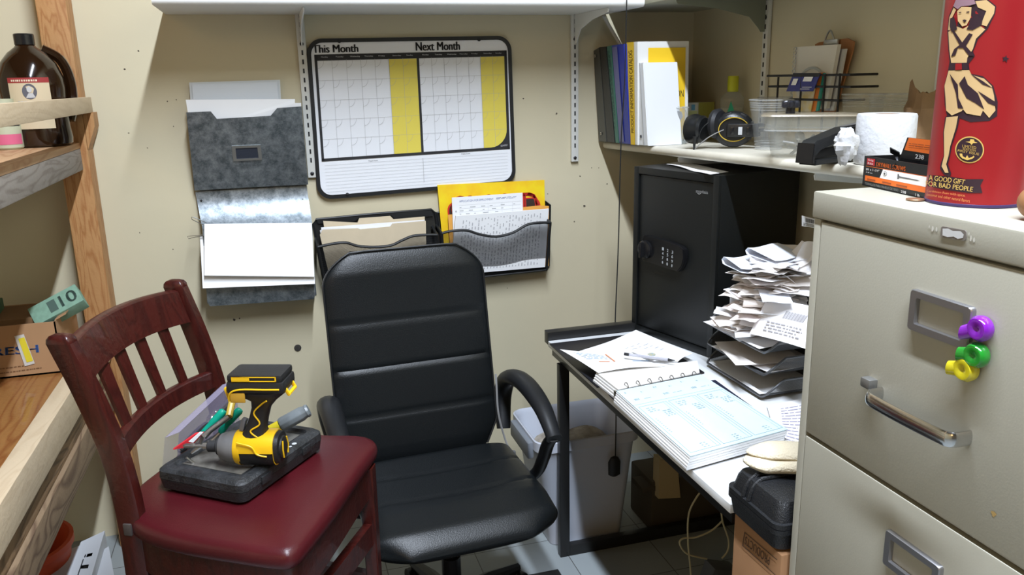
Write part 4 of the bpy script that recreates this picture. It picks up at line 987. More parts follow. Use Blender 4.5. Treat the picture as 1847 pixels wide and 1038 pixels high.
# handle
def ringz(x, y, z, rx, ry, n=20, pw=.75):
    return [(x+rx*math.copysign(abs(math.cos(2*PI*j/n))**pw, math.cos(2*PI*j/n)), y+ry*math.copysign(abs(math.sin(2*PI*j/n))**pw, math.sin(2*PI*j/n)), z) for j in range(n)]
b = B().loft([ringz(-.005, 0, .060, .030, .026), ringz(-.010, 0, .078, .022, .020), ringz(-.018, 0, .100, .019, .018), ringz(-.026, 0, .125, .019, .018), ringz(-.034, 0, .142, .026, .023), ringz(-.032, 0, .155, .045, .033), ringz(-.030, 0, .165, .055, .036)])
hd = obj('handle', b, DB, t, sharp=60)
for yy in (1, -1):
    b = B().tube(curve_pts([(-.02, yy*.0225, .066), (-.006, yy*.0215, .080), (-.026, yy*.0190, .095), (-.016, yy*.0190, .118), (-.034, yy*.0225, .138), (-.050, yy*.0325, .150)], 5), .0017, 6); obj('grip_line', b, DY, hd)
    b = B().tube(curve_pts([(.02, yy*.0352, .060), (-.01, yy*.0365, .052), (-.02, yy*.0365, .036), (-.04, yy*.0355, .030)], 5), .0018, 6); obj('trim_line', b, DY, t)
b = B().box((.016, 0, .086), (.010, .016, .026), Euler((0, -.3, 0)), bev=.003); obj('trigger', b, M('trigger_grey', (.15, .15, .16), .5), t)
b = B().box((-.030, 0, .178), (.118, .074, .026), bev=.008); b.box((-.030, 0, .197), (.112, .070, .016), bev=.006)
bt = obj('battery', b, DB, t)
b = B().box((.030, 0, .160), (.010, .05, .030), Euler((0, .25, 0)), bev=.002); obj('front_label', b, DY, bt)
for yy in (1, -1):
    fbq = bil([(-.075, yy*.0357, .192), (.015, yy*.0357, .192), (.015, yy*.0357, .202), (-.075, yy*.0357, .202)])
    b = B(); 
    for r in ((0, 0, 1, .16), (0, .84, 1, 1), (0, 0, .03, 1), (.6, 0, 1, 1)): b.prism([Vector(fbq(r[0], r[1]))+Vector((0, yy*.0, 0)), fbq(r[2], r[1]), fbq(r[2], r[3]), fbq(r[0], r[3])], (0, -yy*.002 if False else yy*.0010, 0))
    obj('battery_label', b, DY, bt)
    b = B().tube(curve_pts([(-.080, yy*.038, .176), (-.05, yy*.0385, .176), (.0, yy*.0385, .176), (.02, yy*.0375, .168), (.026, yy*.034, .150)], 4), .0018, 6); obj('battery_trim', b, DY, bt)
    b = B().box((.006, yy*.0365, .158), (.030, .003, .020), bev=.002); obj('side_label', b, M('driver_amber', (.55, .30, .03), .5), bt)
b = B().tube([(-.086, -.02, .172), (-.092, -.02, .160), (-.092, .02, .160), (-.086, .02, .172)], .004, 8); obj('belt_hook', b, DY, t)
# warning label on the yellow cover
# pliers etc, lying on the case left of the driver
PV = Vector((-.165, -.775, 0))
def fv(u, v, d=0.): return face(u, v, PV+Vector((.0, d, 0)))
GRN = M('grip_green', (.0, .30, .20), .4)
t = thing('pliers', 'pliers with two green grips lying beside the impact driver', 'pliers', fv(380, 800))
for a, c, e in (((366, 783), (385, 762), (404, 741)), ((397, 781), (414, 760), (434, 739))):
    b = B().tube(curve_pts([fv(*a), fv(*c), fv(*e)], 5), [.0052]+[.0075]*4+[.0088]*5+[.0062], 12); obj('grip', b, GRN, t, world=True)
b = B().tube([fv(397, 781), fv(380, 797), fv(362, 806)], .0042, 8); b.tube([fv(366, 783), fv(362, 800), fv(352, 812)], .0042, 8); b.tube([fv(362, 804), fv(345, 818)], [.007, .003], 8)
obj('jaw', b, STEEL, t, world=True)
t = thing('nut_driver', 'grey steel nut driver shaft lying between the green grips', 'driver', fv(390, 790, -.01))
b = B().tube([fv(368, 788, -.02), fv(380, 776, -.02), fv(413, 752, -.02)], [.0072, .0062, .0062], 12); obj('shaft', b, STEEL, t, world=True)
b = B().tube([fv(413, 752, -.02), fv(419, 724, .01)], .0075, 10); obj('handle', b, M('amber_plastic', (.55, .38, .06), .35), t, world=True)
b = B(); q = [fv(312, 812, -.012), fv(345, 806, -.012), fv(367, 782, -.012), fv(352, 784, -.012)]; b.prism(q, (.001, .004, .002))
t = thing('utility_blade_card', 'red and white packaging card among the tools on the chair', 'card', q[0]); obj('card', b, M('card_red', (.55, .02, .03), .5), t, world=True)
b = B().prism([fv(340, 797, -.014), fv(348, 799, -.014), fv(366, 780, -.014), fv(361, 779, -.014)], (.0005, -.001, 0)); obj('stripe', b, PAP, t, world=True)
for a, c, r, la in (((336, 826), (352, 838), .003, 'small steel socket bit near the driver nose, left one'), ((349, 841), (352, 835), .0035, 'small round steel bit on the case lid under the driver nose')):
    tag(obj('driver_bit', B().tube([fv(*a, -.03), fv(*c, -.03)], r, 8), STEEL), la, 'bit')
t = thing('screwdriver', 'screwdriver with ribbed grey handle and yellow ferrule on the far end of the case', 'screwdriver', face(530, 760, (.02, -.742, 0)))
fz = lambda u, v: face(u, v, (.015, -.735, 0))
A_, C_ = fz(505, 768), fz(557, 740); d = C_-A_
up = Vector((0, 0, max(0, CT+.020-min(A_.z, C_.z))))
b = B(); n = 14; rings = []
x = d.normalized(); y = x.cross(Vector((0, 0, 1))).normalized(); z = y.cross(x)
for k, r in ((0, .011), (.03, .015), (.1, .0165), (.75, .0165), (.88, .014), (.93, .0155), (1, .0135), (1.02, .004)):
    rings.append([A_+up+d*k+(y*math.cos(2*PI*j/30)+z*math.sin(2*PI*j/30))*r*(1 if j % 3 else .93) for j in range(30)])
obj('handle', b.loft(rings), M('handle_grey', (.15, .17, .18), .35), t, world=True)
b = B().tube([A_+up-d*.52, A_+up], .0125, 12); obj('ferrule', b, M('yellow_clear', (.75, .60, .03), .15, alpha=.85), t, world=True)
# clear clamshell
t = thing('clear_clamshell', 'clear plastic clamshell pack leaning on edge against the black case', 'packaging', at(290, 895, 'z', ST))
g0, g1, g2 = face(290, 893, (-.268, -.795, 0)), face(298, 790, (-.275, -.79, 0)), face(402, 694, (-.13, -.60, 0))
g3 = Vector((g2.x, g2.y, ST+.02)); g4 = face(414, 697, (-.12, -.61, 0))
CL = M('clear_plastic', (.26, .24, .33), .08, alpha=.20, spec=.8)
off = Vector((.026, .020, 0))
b = B(); b.surf(lambda s, q_: g0.lerp(g3, s).lerp(g1.lerp(g2, s), q_), 4, 4, th=.0012); obj('shell', b, CL, t, world=True)
b = B(); b.surf(lambda s, q_: g1.lerp(g2, s).lerp(g1.lerp(g2, s)+off, q_), 4, 1, th=.001); b.surf(lambda s, q_: (g0.lerp(g3, s)+off).lerp(g1.lerp(g2, s)+off, q_), 4, 4, th=.001)
obj('shell_rim', b, M('clear_plastic_rim', (.30, .27, .38), .15, alpha=.42), t, world=True)
r0, r1 = g0.lerp(g1, .62)+off*.5+Vector((.012, .012, 0)), g3.lerp(g2, .62)+off*.5
t2 = thing('ratchet', 'chrome ratchet with dark handle packed inside the clear clamshell', 'ratchet', r0)
b = B().tube([r0.lerp(r1, k) for k in (.04, .1, .4, .52)], [.006, .009, .010, .007], 10); obj('handle', b, BLK, t2, world=True)
b = B().tube([r0.lerp(r1, .52), r0.lerp(r1, .60)], .0052, 10); b.ball(r0.lerp(r1, .62), .012, 14); b.ball(r0.lerp(r1, .70)+Vector((0, 0, .006)), .007, 12); b.ball(r0.lerp(r1, .06), .006, 10); obj('head', b, CHROME, t2, world=True)
b = B().tube([r0.lerp(r1, .68), r0.lerp(r1, .97)], .009, 10)
tag(obj('socket_rail', b, M('rail_dark', (.05, .045, .05), .4)), 'dark socket rail at the far end inside the clear clamshell', 'rail')

FRAME[0] = 'room'
# ================================================================ THINGS ON THE LEFT SHELVING
def xz(u, y): return at(u, 150, 'y', y).x
by = -.172; bx = at(56, 150, 'y', by).x
t = thing('sauce_jug', 'large dark brown jug with black cap and cream label on the upper left shelf', 'bottle', (bx, by, 1.4605))
JUG = M('jug_brown', (.016, .006, .002), .12, coat=.3)
b = B().lathe([(.066, 0), (.074, .006), (.076, .02), (.074, .05), (.0745, .12), (.076, .14), (.074, .165), (.062, .20), (.042, .225), (.025, .238), (.019, .246), (.019, .262)], (0, 0, 0), 40); obj('body', b, JUG, t)
b = B().lathe([(.021, .2435), (.0225, .244), (.0225, .268), (.021, .270), (.001, .270)], (0, 0, 0), 30); obj('cap', b, BLKG, t)
b = B().tube(curve_pts([(.030, .02, .235), (.066, .03, .21), (.082, .03, .16), (.080, .03, .10), (.070, .02, .06)], 5), .012, 10); obj('handle', b, JUG, t)
def cylf(r, c, a0, a1, z0, z1):
    def f(s, q_, h=0.):
        a = a0+(a1-a0)*s; return Vector((c[0]+(r+h)*math.cos(a), c[1]+(r+h)*math.sin(a), z0+(z1-z0)*q_))
    return f
va = math.atan2(CAM.y-by, CAM.x-bx)-.10
cf = cylf(.0755, (0, 0), va-.58, va+.62, .045, .166)
b = B().surf(lambda s, q_: cf(s, q_, .0008), 14, 1); lb = obj('label', b, M('label_cream', (.58, .48, .32), .7), t)
b = B().surf(lambda s, q_: cf(s, .90+.1*q_, .0012), 14, 1); obj('label_band', b, M('label_red', (.30, .03, .03), .6), lb)
b = prints(B(), cf, .1, .925, .9, .965, 1, 3, .0016, .9, wmin=.02, wmax=.05, gap=.02); obj('lettering', b, M('label_pale', (.7, .6, .45), .6), lb)
b = text_bm('BLOODY MARY', cf, .13, .40, .93, .49, .0014, .02); text_bm('SEASONING', cf, .18, .31, .88, .40, .0014, .02, b); obj('lettering', b, M('label_red2', (.38, .10, .06), .6), lb)
b = B(); pg(b, cf, [(.5+.17*math.cos(a), .73+.15*math.sin(a)) for a in [k*PI/12 for k in range(24)]], .0014); obj('portrait_oval', b, M('oval_dark', (.10, .10, .12), .6), lb)
b = B(); pg(b, cf, [(.5+.06*math.cos(a), .77+.06*math.sin(a)) for a in [k*PI/8 for k in range(16)]], .0018); pg(b, cf, [(.40, .61), (.62, .61), (.57, .70), (.47, .70)], .0018); obj('portrait', b, M('oval_pale', (.5, .5, .5), .6), lb)
b = text_bm('Demitri\'s', cf, .2, .515, .85, .565, .0014, 0, None, shear=.3) if False else prints(B(), cf, .2, .52, .85, .56, 2, 4, .0014, .4); obj('script_line', b, GREY, lb)
t = thing('spice_jar', 'small jar with black and pink labels at the far left of the upper shelf', 'jar', (at(-4, 150, 'y', -.25).x, -.25, 1.4605))
b = B().lathe([(.030, 0), (.033, .004), (.033, .085), (.026, .10), (.026, .118), (.001, .118)], (0, 0, 0), 28); obj('body', b, M('jar_green', (.45, .46, .32), .4), t)
b = B().surf(lambda s, q_: cylf(.0336, (0, 0), -2.6, -.2, .055, .08)(s, q_), 14, 1); lb = obj('label', b, INK, t)
b = text_bm('A', cylf(.0336, (0, 0), -1.35, -.95, .058, .077), 0, 0, 1, 1, .0006, .03); obj('lettering', b, PAP, lb)
b = B().surf(lambda s, q_: cylf(.0336, (0, 0), -2.6, -.2, .012, .036)(s, q_), 14, 1); obj('pink_label', b, M('label_pink', (.62, .12, .22), .6), t)
# box of bundles on the lower shelf
yb_ = -.31; z0 = .9035
tl, tr_ = at(0, 594, 'y', yb_), at(138, 577, 'y', yb_)
t = thing('cardboard_box', 'open brown cardboard box with blue print and yellow tape on the lower left shelf', 'box', (-.68, -.22, z0))
x0, x1, zt = -.86, -.548, (tl.z+tr_.z)/2+.003
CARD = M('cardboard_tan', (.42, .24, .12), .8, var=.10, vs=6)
b = B()
for r in ((x0, x1, yb_, yb_+.004), (x0, x1, -.095, -.091), (x0, x0+.004, yb_, -.091), (x1-.004, x1, yb_, -.091)): b.boxr(*r, z0, zt)
b.boxr(x0, x1, yb_, -.091, z0, z0+.004); obj('body', b, CARD, t, world=True)
b = B().prism([(x1-.003, yb_+.01, zt), (x1+.022, yb_+.02, zt+.012), (x1+.022, -.13, zt+.016), (x1-.003, -.11, zt)], (0, 0, .003)); obj('flap', b, CARD, t, world=True)
fq = bil([at(0, 642, 'y', yb_), at(70, 636, 'y', yb_), at(68, 622, 'y', yb_), at(0, 628, 'y', yb_)])
b = text_bm('FRESH', fq, -.45, 0, 1, 1, .0008, .04); obj('lettering', b, M('print_blue', (.05, .12, .35), .7), t, world=True)
fq = bil([at(0, 684, 'y', yb_), at(85, 672, 'y', yb_), at(80, 585, 'y', yb_), at(0, 594, 'y', yb_)])
b = prints(B(), fq, .0, .10, .9, .28, 2, 2, .0008, .25); obj('small_print', b, M('print_brown2', (.18, .09, .04), .7), t, world=True)
fq = bil([at(45, 661, 'y', yb_-.001), at(63, 656, 'y', yb_-.001), at(43, 603, 'y', yb_-.001), at(26, 607, 'y', yb_-.001)])
b = B(); rect(b, fq, 0, 0, 1, 1, .0008); tp = obj('tape_label', b, M('tape_white', (.62, .60, .56), .4), t, world=True)
b = B(); rect(b, fq, .3, .1, .95, .9, .0014); obj('tape_stripe', b, M('tape_yellow', (.75, .62, .04), .4), tp, world=True)
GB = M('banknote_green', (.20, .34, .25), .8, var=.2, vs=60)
t = thing('banknote_bundle', 'green banded bundle with large printed numerals leaning on top of the cardboard box', 'bundle', (-.60, -.24, zt))
g_c = at(106, 556, 'y', -.235); R_g = Euler((math.radians(38), math.radians(-24), math.radians(12))).to_matrix(); Gm = Matrix.Translation((g_c.x, g_c.y, g_c.z+.0)) @ R_g.to_4x4()
b = B().box((0, 0, 0), (.125, .062, .036), bev=.003); bmesh.ops.transform(b.bm, matrix=Gm, verts=b.bm.verts); obj('block', b, GB, t, world=True)
fg = bil([Gm @ Vector(p) for p in ((-.0625, -.031, .0181), (.0625, -.031, .0181), (.0625, .031, .0181), (-.0625, .031, .0181))])
b = text_bm('10', fg, .60, .2, .93, .80, .0008, .03); rect(b, fg, .36, .2, .52, .8, .0006); obj('numerals', b, M('note_ink', (.06, .10, .08), .8), t, world=True)
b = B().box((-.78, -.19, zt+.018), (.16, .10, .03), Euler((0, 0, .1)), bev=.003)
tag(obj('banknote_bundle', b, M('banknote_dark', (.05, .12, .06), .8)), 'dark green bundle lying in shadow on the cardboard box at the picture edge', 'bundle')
for y_ in ((-.15),):
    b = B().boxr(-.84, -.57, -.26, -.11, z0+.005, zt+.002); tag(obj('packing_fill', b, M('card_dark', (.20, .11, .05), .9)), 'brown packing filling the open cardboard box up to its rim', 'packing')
# below the shelving
t = thing('bucket', 'orange plastic bucket under the wooden shelving', 'bucket', (-.70, -.40, FLZ))
b = B().lathe([(.10, 0), (.125, .21), (.133, .213), (.133, .230), (.124, .232), (.118, .21), (.094, .01), (.001, .01)], (0, 0, 0), 36); obj('body', b, M('bucket_orange', (.55, .07, .02), .45), t)
for pts, zt_, la in (([(146, 978), (189, 958), (165, 1040), (122, 1040)], .53, 'pale grey carton with black letters on the floor behind the wooden chair leg'), ([(181, 996), (196, 986), (206, 1040), (169, 1040)], .50, 'small white carton on the floor beside the wooden chair leg'), ([(104, 1000), (143, 985), (120, 1050), (84, 1050)], .44, 'dull grey carton partly hidden under the wooden shelving')):
    q = [at(u, v, 'z', zt_) for u, v in pts]; t = thing('carton', la, 'box', (q[0].x, q[0].y, FLZ))
    b = B().prism([q[3], q[2], q[1], q[0]], (0, 0, FLZ-zt_+.001)); obj('body', b, M('carton_white', (.52, .54, .58), .7), t, world=True)
    if zt_ == .53:
        fz_ = bil([q[3], q[2], q[1], q[0]]); b = text_bm('Ti', lambda s, q_, h=0.: fz_(.75-q_*.35, .02+s*.5, h), 0, 0, 1, 1, .0008, .02); obj('lettering', b, INK, t, world=True)
# ================================================================ RIGHT SHELF CONTENTS
def book(name, la, cat, tl, tr, br, bl, Xt, Xb, depth, mat, parts=None, group=None):
    q = [at(*bl, 'x', Xb), at(*br, 'x', Xb), at(*tr, 'x', Xt), at(*tl, 'x', Xt)]
    for p in q[:2]: p.z = max(p.z, shz(p.y)+.0006)
    for p in q: p.y = min(p.y, -.004)
    for k in (0, 1): q[k].z = shz(q[k].y)+.0008
    t = thing(name, la, cat, q[0], 0, group)
    b = B().prism(q, (depth, 0, 0), bev=.0015); obj('cover', b, mat, t, world=True)
    return t, bil([q[0]+Vector((-.0015, 0, 0)), q[1]+Vector((-.0015, 0, 0)), q[2]+Vector((-.0015, 0, 0)), q[3]+Vector((-.0015, 0, 0))])
BK = M('binder_black', (.020, .021, .022), .35, bump=.2, bs=300)
t, f = book('ring_binder', 'dark grey-black ring binder, farthest left of the leaning binders', 'binder', (1065, 92), (1081, 85), (1094, 262), (1080, 263), 1.012, 1.030, .19, M('binder_charcoal', (.05, .052, .048), .3))
for s_, q_ in ((.35, .93), (.45, .09)):
    b = B().lathe([(.0042, 0), (.005, .0015), (.003, .002), (.003, .0002), (.0001, .0002)], f(s_, q_), 14, Matrix.Rotation(-PI/2, 3, 'Y')); obj('finger_ring', b, CHROME, t, world=True)
t, f = book('ring_binder', 'glossy black ring binder second from the left of the leaning binders', 'binder', (1082, 85), (1093, 84), (1109, 262), (1095, 262), 1.012, 1.030, .19, BK)
t, f = book('ring_binder', 'dark green ring binder between the black and the blue ones', 'binder', (1094, 84), (1102, 82), (1116, 262), (1110, 262), 1.012, 1.030, .19, M('binder_green', (.05, .16, .12), .35))
b = B(); prints(b, lambda s, q_, h=0.: f(q_, 1-s, h), .05, .3, .95, .8, 2, 5, .0004, .4); obj('spine_print', b, M('green_print', (.01, .05, .04), .6), t, world=True)
t, f = book('ring_binder', 'blue ring binder with greyish spine sleeve beside the yellow catalogue', 'binder', (1103, 82), (1125, 79), (1137, 262), (1117, 262), 1.012, 1.030, .19, M('binder_blue', (.02, .035, .28), .3))
b = B(); rect(b, f, .08, .02, .50, .98, .0006); obj('spine_sleeve', b, M('sleeve_violet', (.12, .12, .26), .3), t, world=True)
# yellow catalogue
Xb, Xt = 1.030, 1.024
q = [at(1138, 262, 'x', Xb), at(1150, 262, 'x', Xb), at(1150, 75, 'x', Xt), at(1130, 77, 'x', Xt)]
for k in (0, 1): q[k].z = shz(q[k].y)+.0008
t = thing('catalogue_binder', 'large white and yellow product catalogue binder behind the small white binder', 'binder', q[0])
# cover runs from the spine to the right (towards the wall)
n0 = q[1].copy(); pl = Vector((q[1].x, q[1].y, 0))
e1 = atp(1243, 70, q[2], (0, 1, 0)); e0 = atp(1252, 200, q[1], (0, 1, 0)); 
dx = e1.x-q[2].x
b = B().prism(q, (dx, 0, 0), bev=.001); obj('cover', b, M('binder_white', (.72, .72, .70), .3), t, world=True)
fsn = bil([p+Vector((-.0014, 0, 0)) for p in q])
b = B(); rect(b, fsn, .05, .0, .72, 1, .0004); obj('spine_panel', b, M('catalogue_yellow', (.72, .47, .02), .5), t, world=True)
b = text_bm('PRODUCT INFORMATION CATALOG', lambda s, q_, h=0.: fsn(.58-q_*.36, .12+s*.8, h), 0, 0, 1, 1, .0008, .01); obj('lettering', b, M('print_ochre', (.20, .12, .02), .6), t, world=True)
cq = [q[1], q[1]+Vector((dx, 0, 0)), q[2]+Vector((dx, 0, 0)), q[2]]; fcv = bil([p+Vector((0, -.0013, 0)) for p in cq])
b = B(); rect(b, fcv, .20, .04, .93, .94, .0004); obj('cover_panel', b, M('catalogue_yellow2', (.80, .52, .02), .5), t, world=True)
b = text_bm('INFORMATION', fcv, .25, .46, .90, .53, .0008, .01); obj('lettering', b, M('print_dark', (.08, .06, .04), .6), t, world=True)
# small white binder
Xb = 1.034
q = [at(1149, 263, 'x', Xb), at(1169, 263, 'x', Xb), at(1160, 113, 'x', 1.030), at(1143, 115, 'x', 1.030)]
for k in (0, 1): q[k].z = shz(q[k].y)+.0008
for k in range(4): q[k].y = min(q[k].y, [-.165, -.2, -.2, -.165][k]*0+q[k].y)
w2 = atp(1222, 109, q[2], (0, 1, 0)).x-q[2].x
t = thing('ring_binder', 'small white ring binder standing in front of the yellow catalogue', 'binder', q[0])
b = B().prism(q, (w2, 0, 0), bev=.0015); obj('cover', b, M('binder_white2', (.74, .76, .78), .3), t, world=True)
fs_ = bil([p+Vector((-.0016, 0, 0)) for p in q])
for s_, q_ in ((.35, .86), (.45, .11)):
    b = B().lathe([(.0045, 0), (.0045, .001), (.0001, .001)], fs_(s_, q_), 14, Matrix.Rotation(-PI/2, 3, 'Y')); obj('finger_hole', b, INK, t, world=True)
b = B(); rect(b, fs_, .66, .0, .72, 1, .0006); obj('hinge_line', b, GREY, t, world=True)
# tea carton, glass
c = S(1246, 254); 
t = thing('tea_carton', 'pale carton with olive side and blue marks behind the drinking glass', 'box', c)
hz = face(1246, 186, c).z
a0, a1, a2 = face(1202, 254, c), face(1256, 252, c), None
a0.z = shz(a0.y)+.001; a1.z = shz(a1.y)+.001
dirr = Vector((.045, -.0, 0)); d2 = Vector((a1.x-a0.x, a1.y-a0.y, 0)); pn = Vector((.075, .03, 0))
b = B().prism([a0, a1, a1+pn, a0+pn+Vector((0, 0, 0))], (0, 0, hz-c.z), bev=.001); obj('carton_body', b, M('carton_pale', (.62, .66, .62), .6), t, world=True)
up = Vector((0, 0, hz-c.z)); fside = bil([a1, a1+pn, a1+pn+up, a1+up]); ffr = bil([a0, a1, a1+up, a0+up])
b = B(); rect(b, fside, .05, 0, 1, 1, .0006); obj('side_panel', b, M('carton_olive', (.38, .38, .08), .6), t, world=True)
b = B(); rect(b, ffr, 0, 0, 1, .78, .0006); obj('front_panel', b, M('carton_lime', (.55, .64, .30), .6), t, world=True)
b = B(); rect(b, ffr, .02, .80, .12, .93, .0009); rect(b, ffr, .80, .80, .92, .95, .0009); obj('blue_mark', b, M('mark_blue', (.12, .38, .62), .6), t, world=True)
GL = M('glass_clear', (.45, .48, .47), .05, alpha=.16, spec=1.)
GLR = M('glass_rim', (.55, .60, .59), .08, alpha=.4, spec=1.)
def upright(u, v): c = S(u, v); return Vector((c.x, c.y, shz(c.y)+.0008))
c = at(1223, 200, 'y', -.325); c.z = shz(c.y)+.0008; R_ = 20*2.25/1469; hh = face(1223, 194, c).z-c.z
t = thing('drinking_glass', 'fluted drinking glass with a grey crest standing by the white binder', 'glass', c)
rings = []
for k, r in ((0, .86), (.03, .92), (.12, .94), (.4, .95), (.45, .97), (1, 1.02)):
    fl_ = .06 if k < .42 else 0
    rings.append([(R_*r*(1-fl_*(j % 3 == 0))*math.cos(2*PI*j/48), R_*r*(1-fl_*(j % 3 == 0))*math.sin(2*PI*j/48), k*hh) for j in range(48)])
b = B().loft(rings, cap=False); b.loft([[(x*.9, y*.9, z+.004) for x, y, z in r] for r in rings], cap=False); obj('wall', b, GL, t)
obj('base', B().lathe([(R_*.85, 0), (R_*.92, .004), (R_*.9, .010), (.001, .011)], (0, 0, 0), 32), GLR, t)
b = B()
for j in range(0, 48, 3): b.tube([(R_*.93*math.cos(2*PI*j/48), R_*.93*math.sin(2*PI*j/48), .008), (R_*.96*math.cos(2*PI*j/48), R_*.96*math.sin(2*PI*j/48), hh*.40)], .0011, 5)
obj('flute', b, GLR, t)
va = math.atan2(CAM.y-c.y, CAM.x-c.x); cf = cylf(R_*1.0, (0, 0), va-.55, va+.55, hh*.40, hh*.92)
b = B(); pg(b, cf, [(.2, .95), (.1, .7), (.25, .5), (.35, .12), (.5, .0), (.62, .12), (.75, .5), (.92, .72), (.8, .95), (.5, 1)], .0008); obj('crest', b, M('crest_grey', (.25, .26, .27), .5), t)
b = B().tube([(R_*1.02*math.cos(2*PI*j/32), R_*1.02*math.sin(2*PI*j/32), hh) for j in range(32)], .0013, 6, closed=True); obj('rim', b, GLR, t)
# spirits bottle
c = at(1320, 200, 'x', 1.318); c.z = shz(c.y)+.0008; k_ = 2.3/1469; hb = lambda v: face(1320, v, c).z-c.z
t = thing('spirits_bottle', 'clear bottle with yellow cap and green diamond label on the cream shelf', 'bottle', c, math.atan2(c.y-CAM.y, c.x-CAM.x)-PI/2)
def rb(hx, hy, z): return [(x, y, z) for x, y in rrect(-hx, -hy, hx, hy, min(hx, hy)*.55, min(hx, hy)*.55, 5)]
W2 = 22*k_; H2 = hb(163)
b = B().loft([rb(W2*.92, W2*.62, 0), rb(W2, W2*.68, .004), rb(W2, W2*.68, H2*.80), rb(W2*.92, W2*.62, H2*.88), rb(W2*.5, W2*.5, H2*.97), rb(W2*.40, W2*.40, H2)]); obj('glass_body', b, GL, t)
b = B().loft([rb(W2*.85, W2*.55, .006), rb(W2*.92, W2*.60, .008), rb(W2*.92, W2*.60, H2*.66), rb(W2*.9, W2*.58, H2*.67)]); obj('liquid', b, M('liquid_pale', (.50, .50, .36), .1, alpha=.35), t)
b = B().lathe([(W2*.44, H2*.97), (W2*.46, H2*.99), (W2*.46, hb(139)), (W2*.42, hb(137)), (.001, hb(137))], (0, 0, 0), 28); obj('cap', b, M('cap_lime', (.55, .58, .03), .4), t)
fl_ = bil([(-W2*.9, -W2*.69, 0), (W2*.9, -W2*.69, 0), (W2*.9, -W2*.69, H2), (-W2*.9, -W2*.69, H2)])
b = B(); pg(b, fl_, [(.44, .80), (.24, .50), (.24, .2), (.70, .2), (.70, .50)], .0010); lb = obj('label', b, M('label_green', (.02, .35, .20), .5), t)
b = text_bm('TOS', lambda s, q_, h=0.: fl_(.56-q_*.18, .30+s*.30, h), 0, 0, 1, 1, .0016, .02); obj('lettering', b, PAP, lb)
# headset
c = upright(1305, 268)
t = thing('headset', 'black over-ear headphones with a yellow ring lying folded on the shelf', 'headphones', c, math.atan2(c.y-CAM.y, c.x-CAM.x)-PI/2)
HB = M('headset_black', (.010, .011, .012), .3, bump=.1, bs=300); s1 = 2.28/1469
def L(u, v, d=0.): return Vector(((u-1305)*s1, d, (270-v)*s1*1.06))
yax = Matrix.Rotation(PI/2, 3, 'X')
cc = L(1320, 240, -.01); b = B().lathe([(.040, -.02), (.046, -.015), (.046, .002), (.041, .010), (.032, .014), (.031, .010), (.001, .010)], cc, 32, yax)
for v in b.bm.verts: v.co.x = cc.x+(v.co.x-cc.x)*1.12
cp = obj('ear_cup', b, HB, t)
b = B().tube([cc+Vector((.034*1.1*math.cos(a), -.013, .030*math.sin(a))) for a in [2*PI*j/36 for j in range(36)]], .0014, 6, closed=True); obj('yellow_ring', b, M('ring_yellow', (.55, .38, .05), .4), cp)
for k in range(8):
    a = 2*PI*k/8+.3; b = B().box(cc+Vector((.043*math.cos(a)*1.12, -.008, .039*math.sin(a))), (.017, .006, .008), Euler((0, -a+PI/2, 0)), bev=.002); obj('cup_rib', b, BLK, cp)
b = B().box(cc+Vector((.022, -.020, -.002)), (.078, .012, .034), bev=.004); yk = obj('yoke', b, HB, t)
for k in (-1, 0, 1): obj('yoke_slot', B().box(cc+Vector((.016+.020*k, -.0265, -.003)), (.010, .002, .020), bev=.001), BLKG if k else GREY, yk)
cc2 = L(1262, 240, -.0); rz = Matrix.Rotation(1.05, 3, 'Z')
b = B().lathe([(.030, -.026), (.038, -.022), (.040, -.006), (.036, .004), (.036, .014), (.030, .020), (.001, .021)], cc2, 28, rz @ yax)
for v in b.bm.verts: v.co.z = cc2.z+(v.co.z-cc2.z)*.98
obj('ear_cup', b, HB, t)
b = B().lathe([(.028, .012), (.037, .016), (.039, .026), (.034, .034), (.024, .036)], L(1280, 232, .01), 28, rz @ yax); obj('ear_pad', b, M('pad_black', (.012, .013, .016), .55), t)
b = B().tube(curve_pts([L(1340, 236, -.02), L(1365, 234, .0), L(1382, 240, .05), L(1360, 246, .10), L(1310, 240, .11), L(1275, 230, .06), L(1262, 222, .02)], 6), .009, 10, flat=.5, up=(0, 0, 1)); obj('headband', b, HB, t)
b = B().tube(curve_pts([L(1262, 262, -.03), L(1268, 240, -.035), L(1280, 228, -.03), L(1290, 220, -.01)], 5), .0013, 6); obj('wire', b, BLK, t)
b = B().tube(curve_pts([L(1258, 270, -.03), L(1275, 255, -.036), L(1290, 246, -.036), L(1304, 240, -.034)], 5), .0013, 6); obj('wire', b, M('wire_grey', (.25, .25, .25), .4), t)
b = B().tube([L(1258, 250, -.03), L(1257, 273, -.034)], [.006, .0015], 8); obj('mic_boom', b, BLK, t)
# plastic cups
PC = M('cup_clear', (.45, .47, .47), .06, alpha=.14, spec=1.); PCR = M('cup_ring', (.55, .57, .57), .08, alpha=.32, spec=1.)
def cup(c, rt_, rb_, h, la, group=None):
    t = thing('plastic_cup', la, 'cup', c, 0, group)
    b = B().lathe([(rb_*.9, .003), (rb_, .001), (rb_, .004), (rb_+(rt_-rb_)*.12, h*.12), (rb_+(rt_-rb_)*.75, h*.75), (rt_*.97, h*.92), (rt_, h)], (0, 0, 0), 40, cap=False); b.lathe([(rb_*.9, .004), (.001, .004)], (0, 0, 0), 40, cap=False); obj('wall', b, PC, t)
    b = B()
    for k, w_ in ((1, .0016), (.94, .0007), (.90, .0007), (.86, .0007), (.80, .0007), (.16, .0007), (.10, .0007), (.03, .001)):
        r = rb_+(rt_-rb_)*k; b.tube([(r*math.cos(2*PI*j/36), r*math.sin(2*PI*j/36), h*k) for j in range(36)], w_, 5, closed=True)
    obj('rim', b, PCR, t); return t
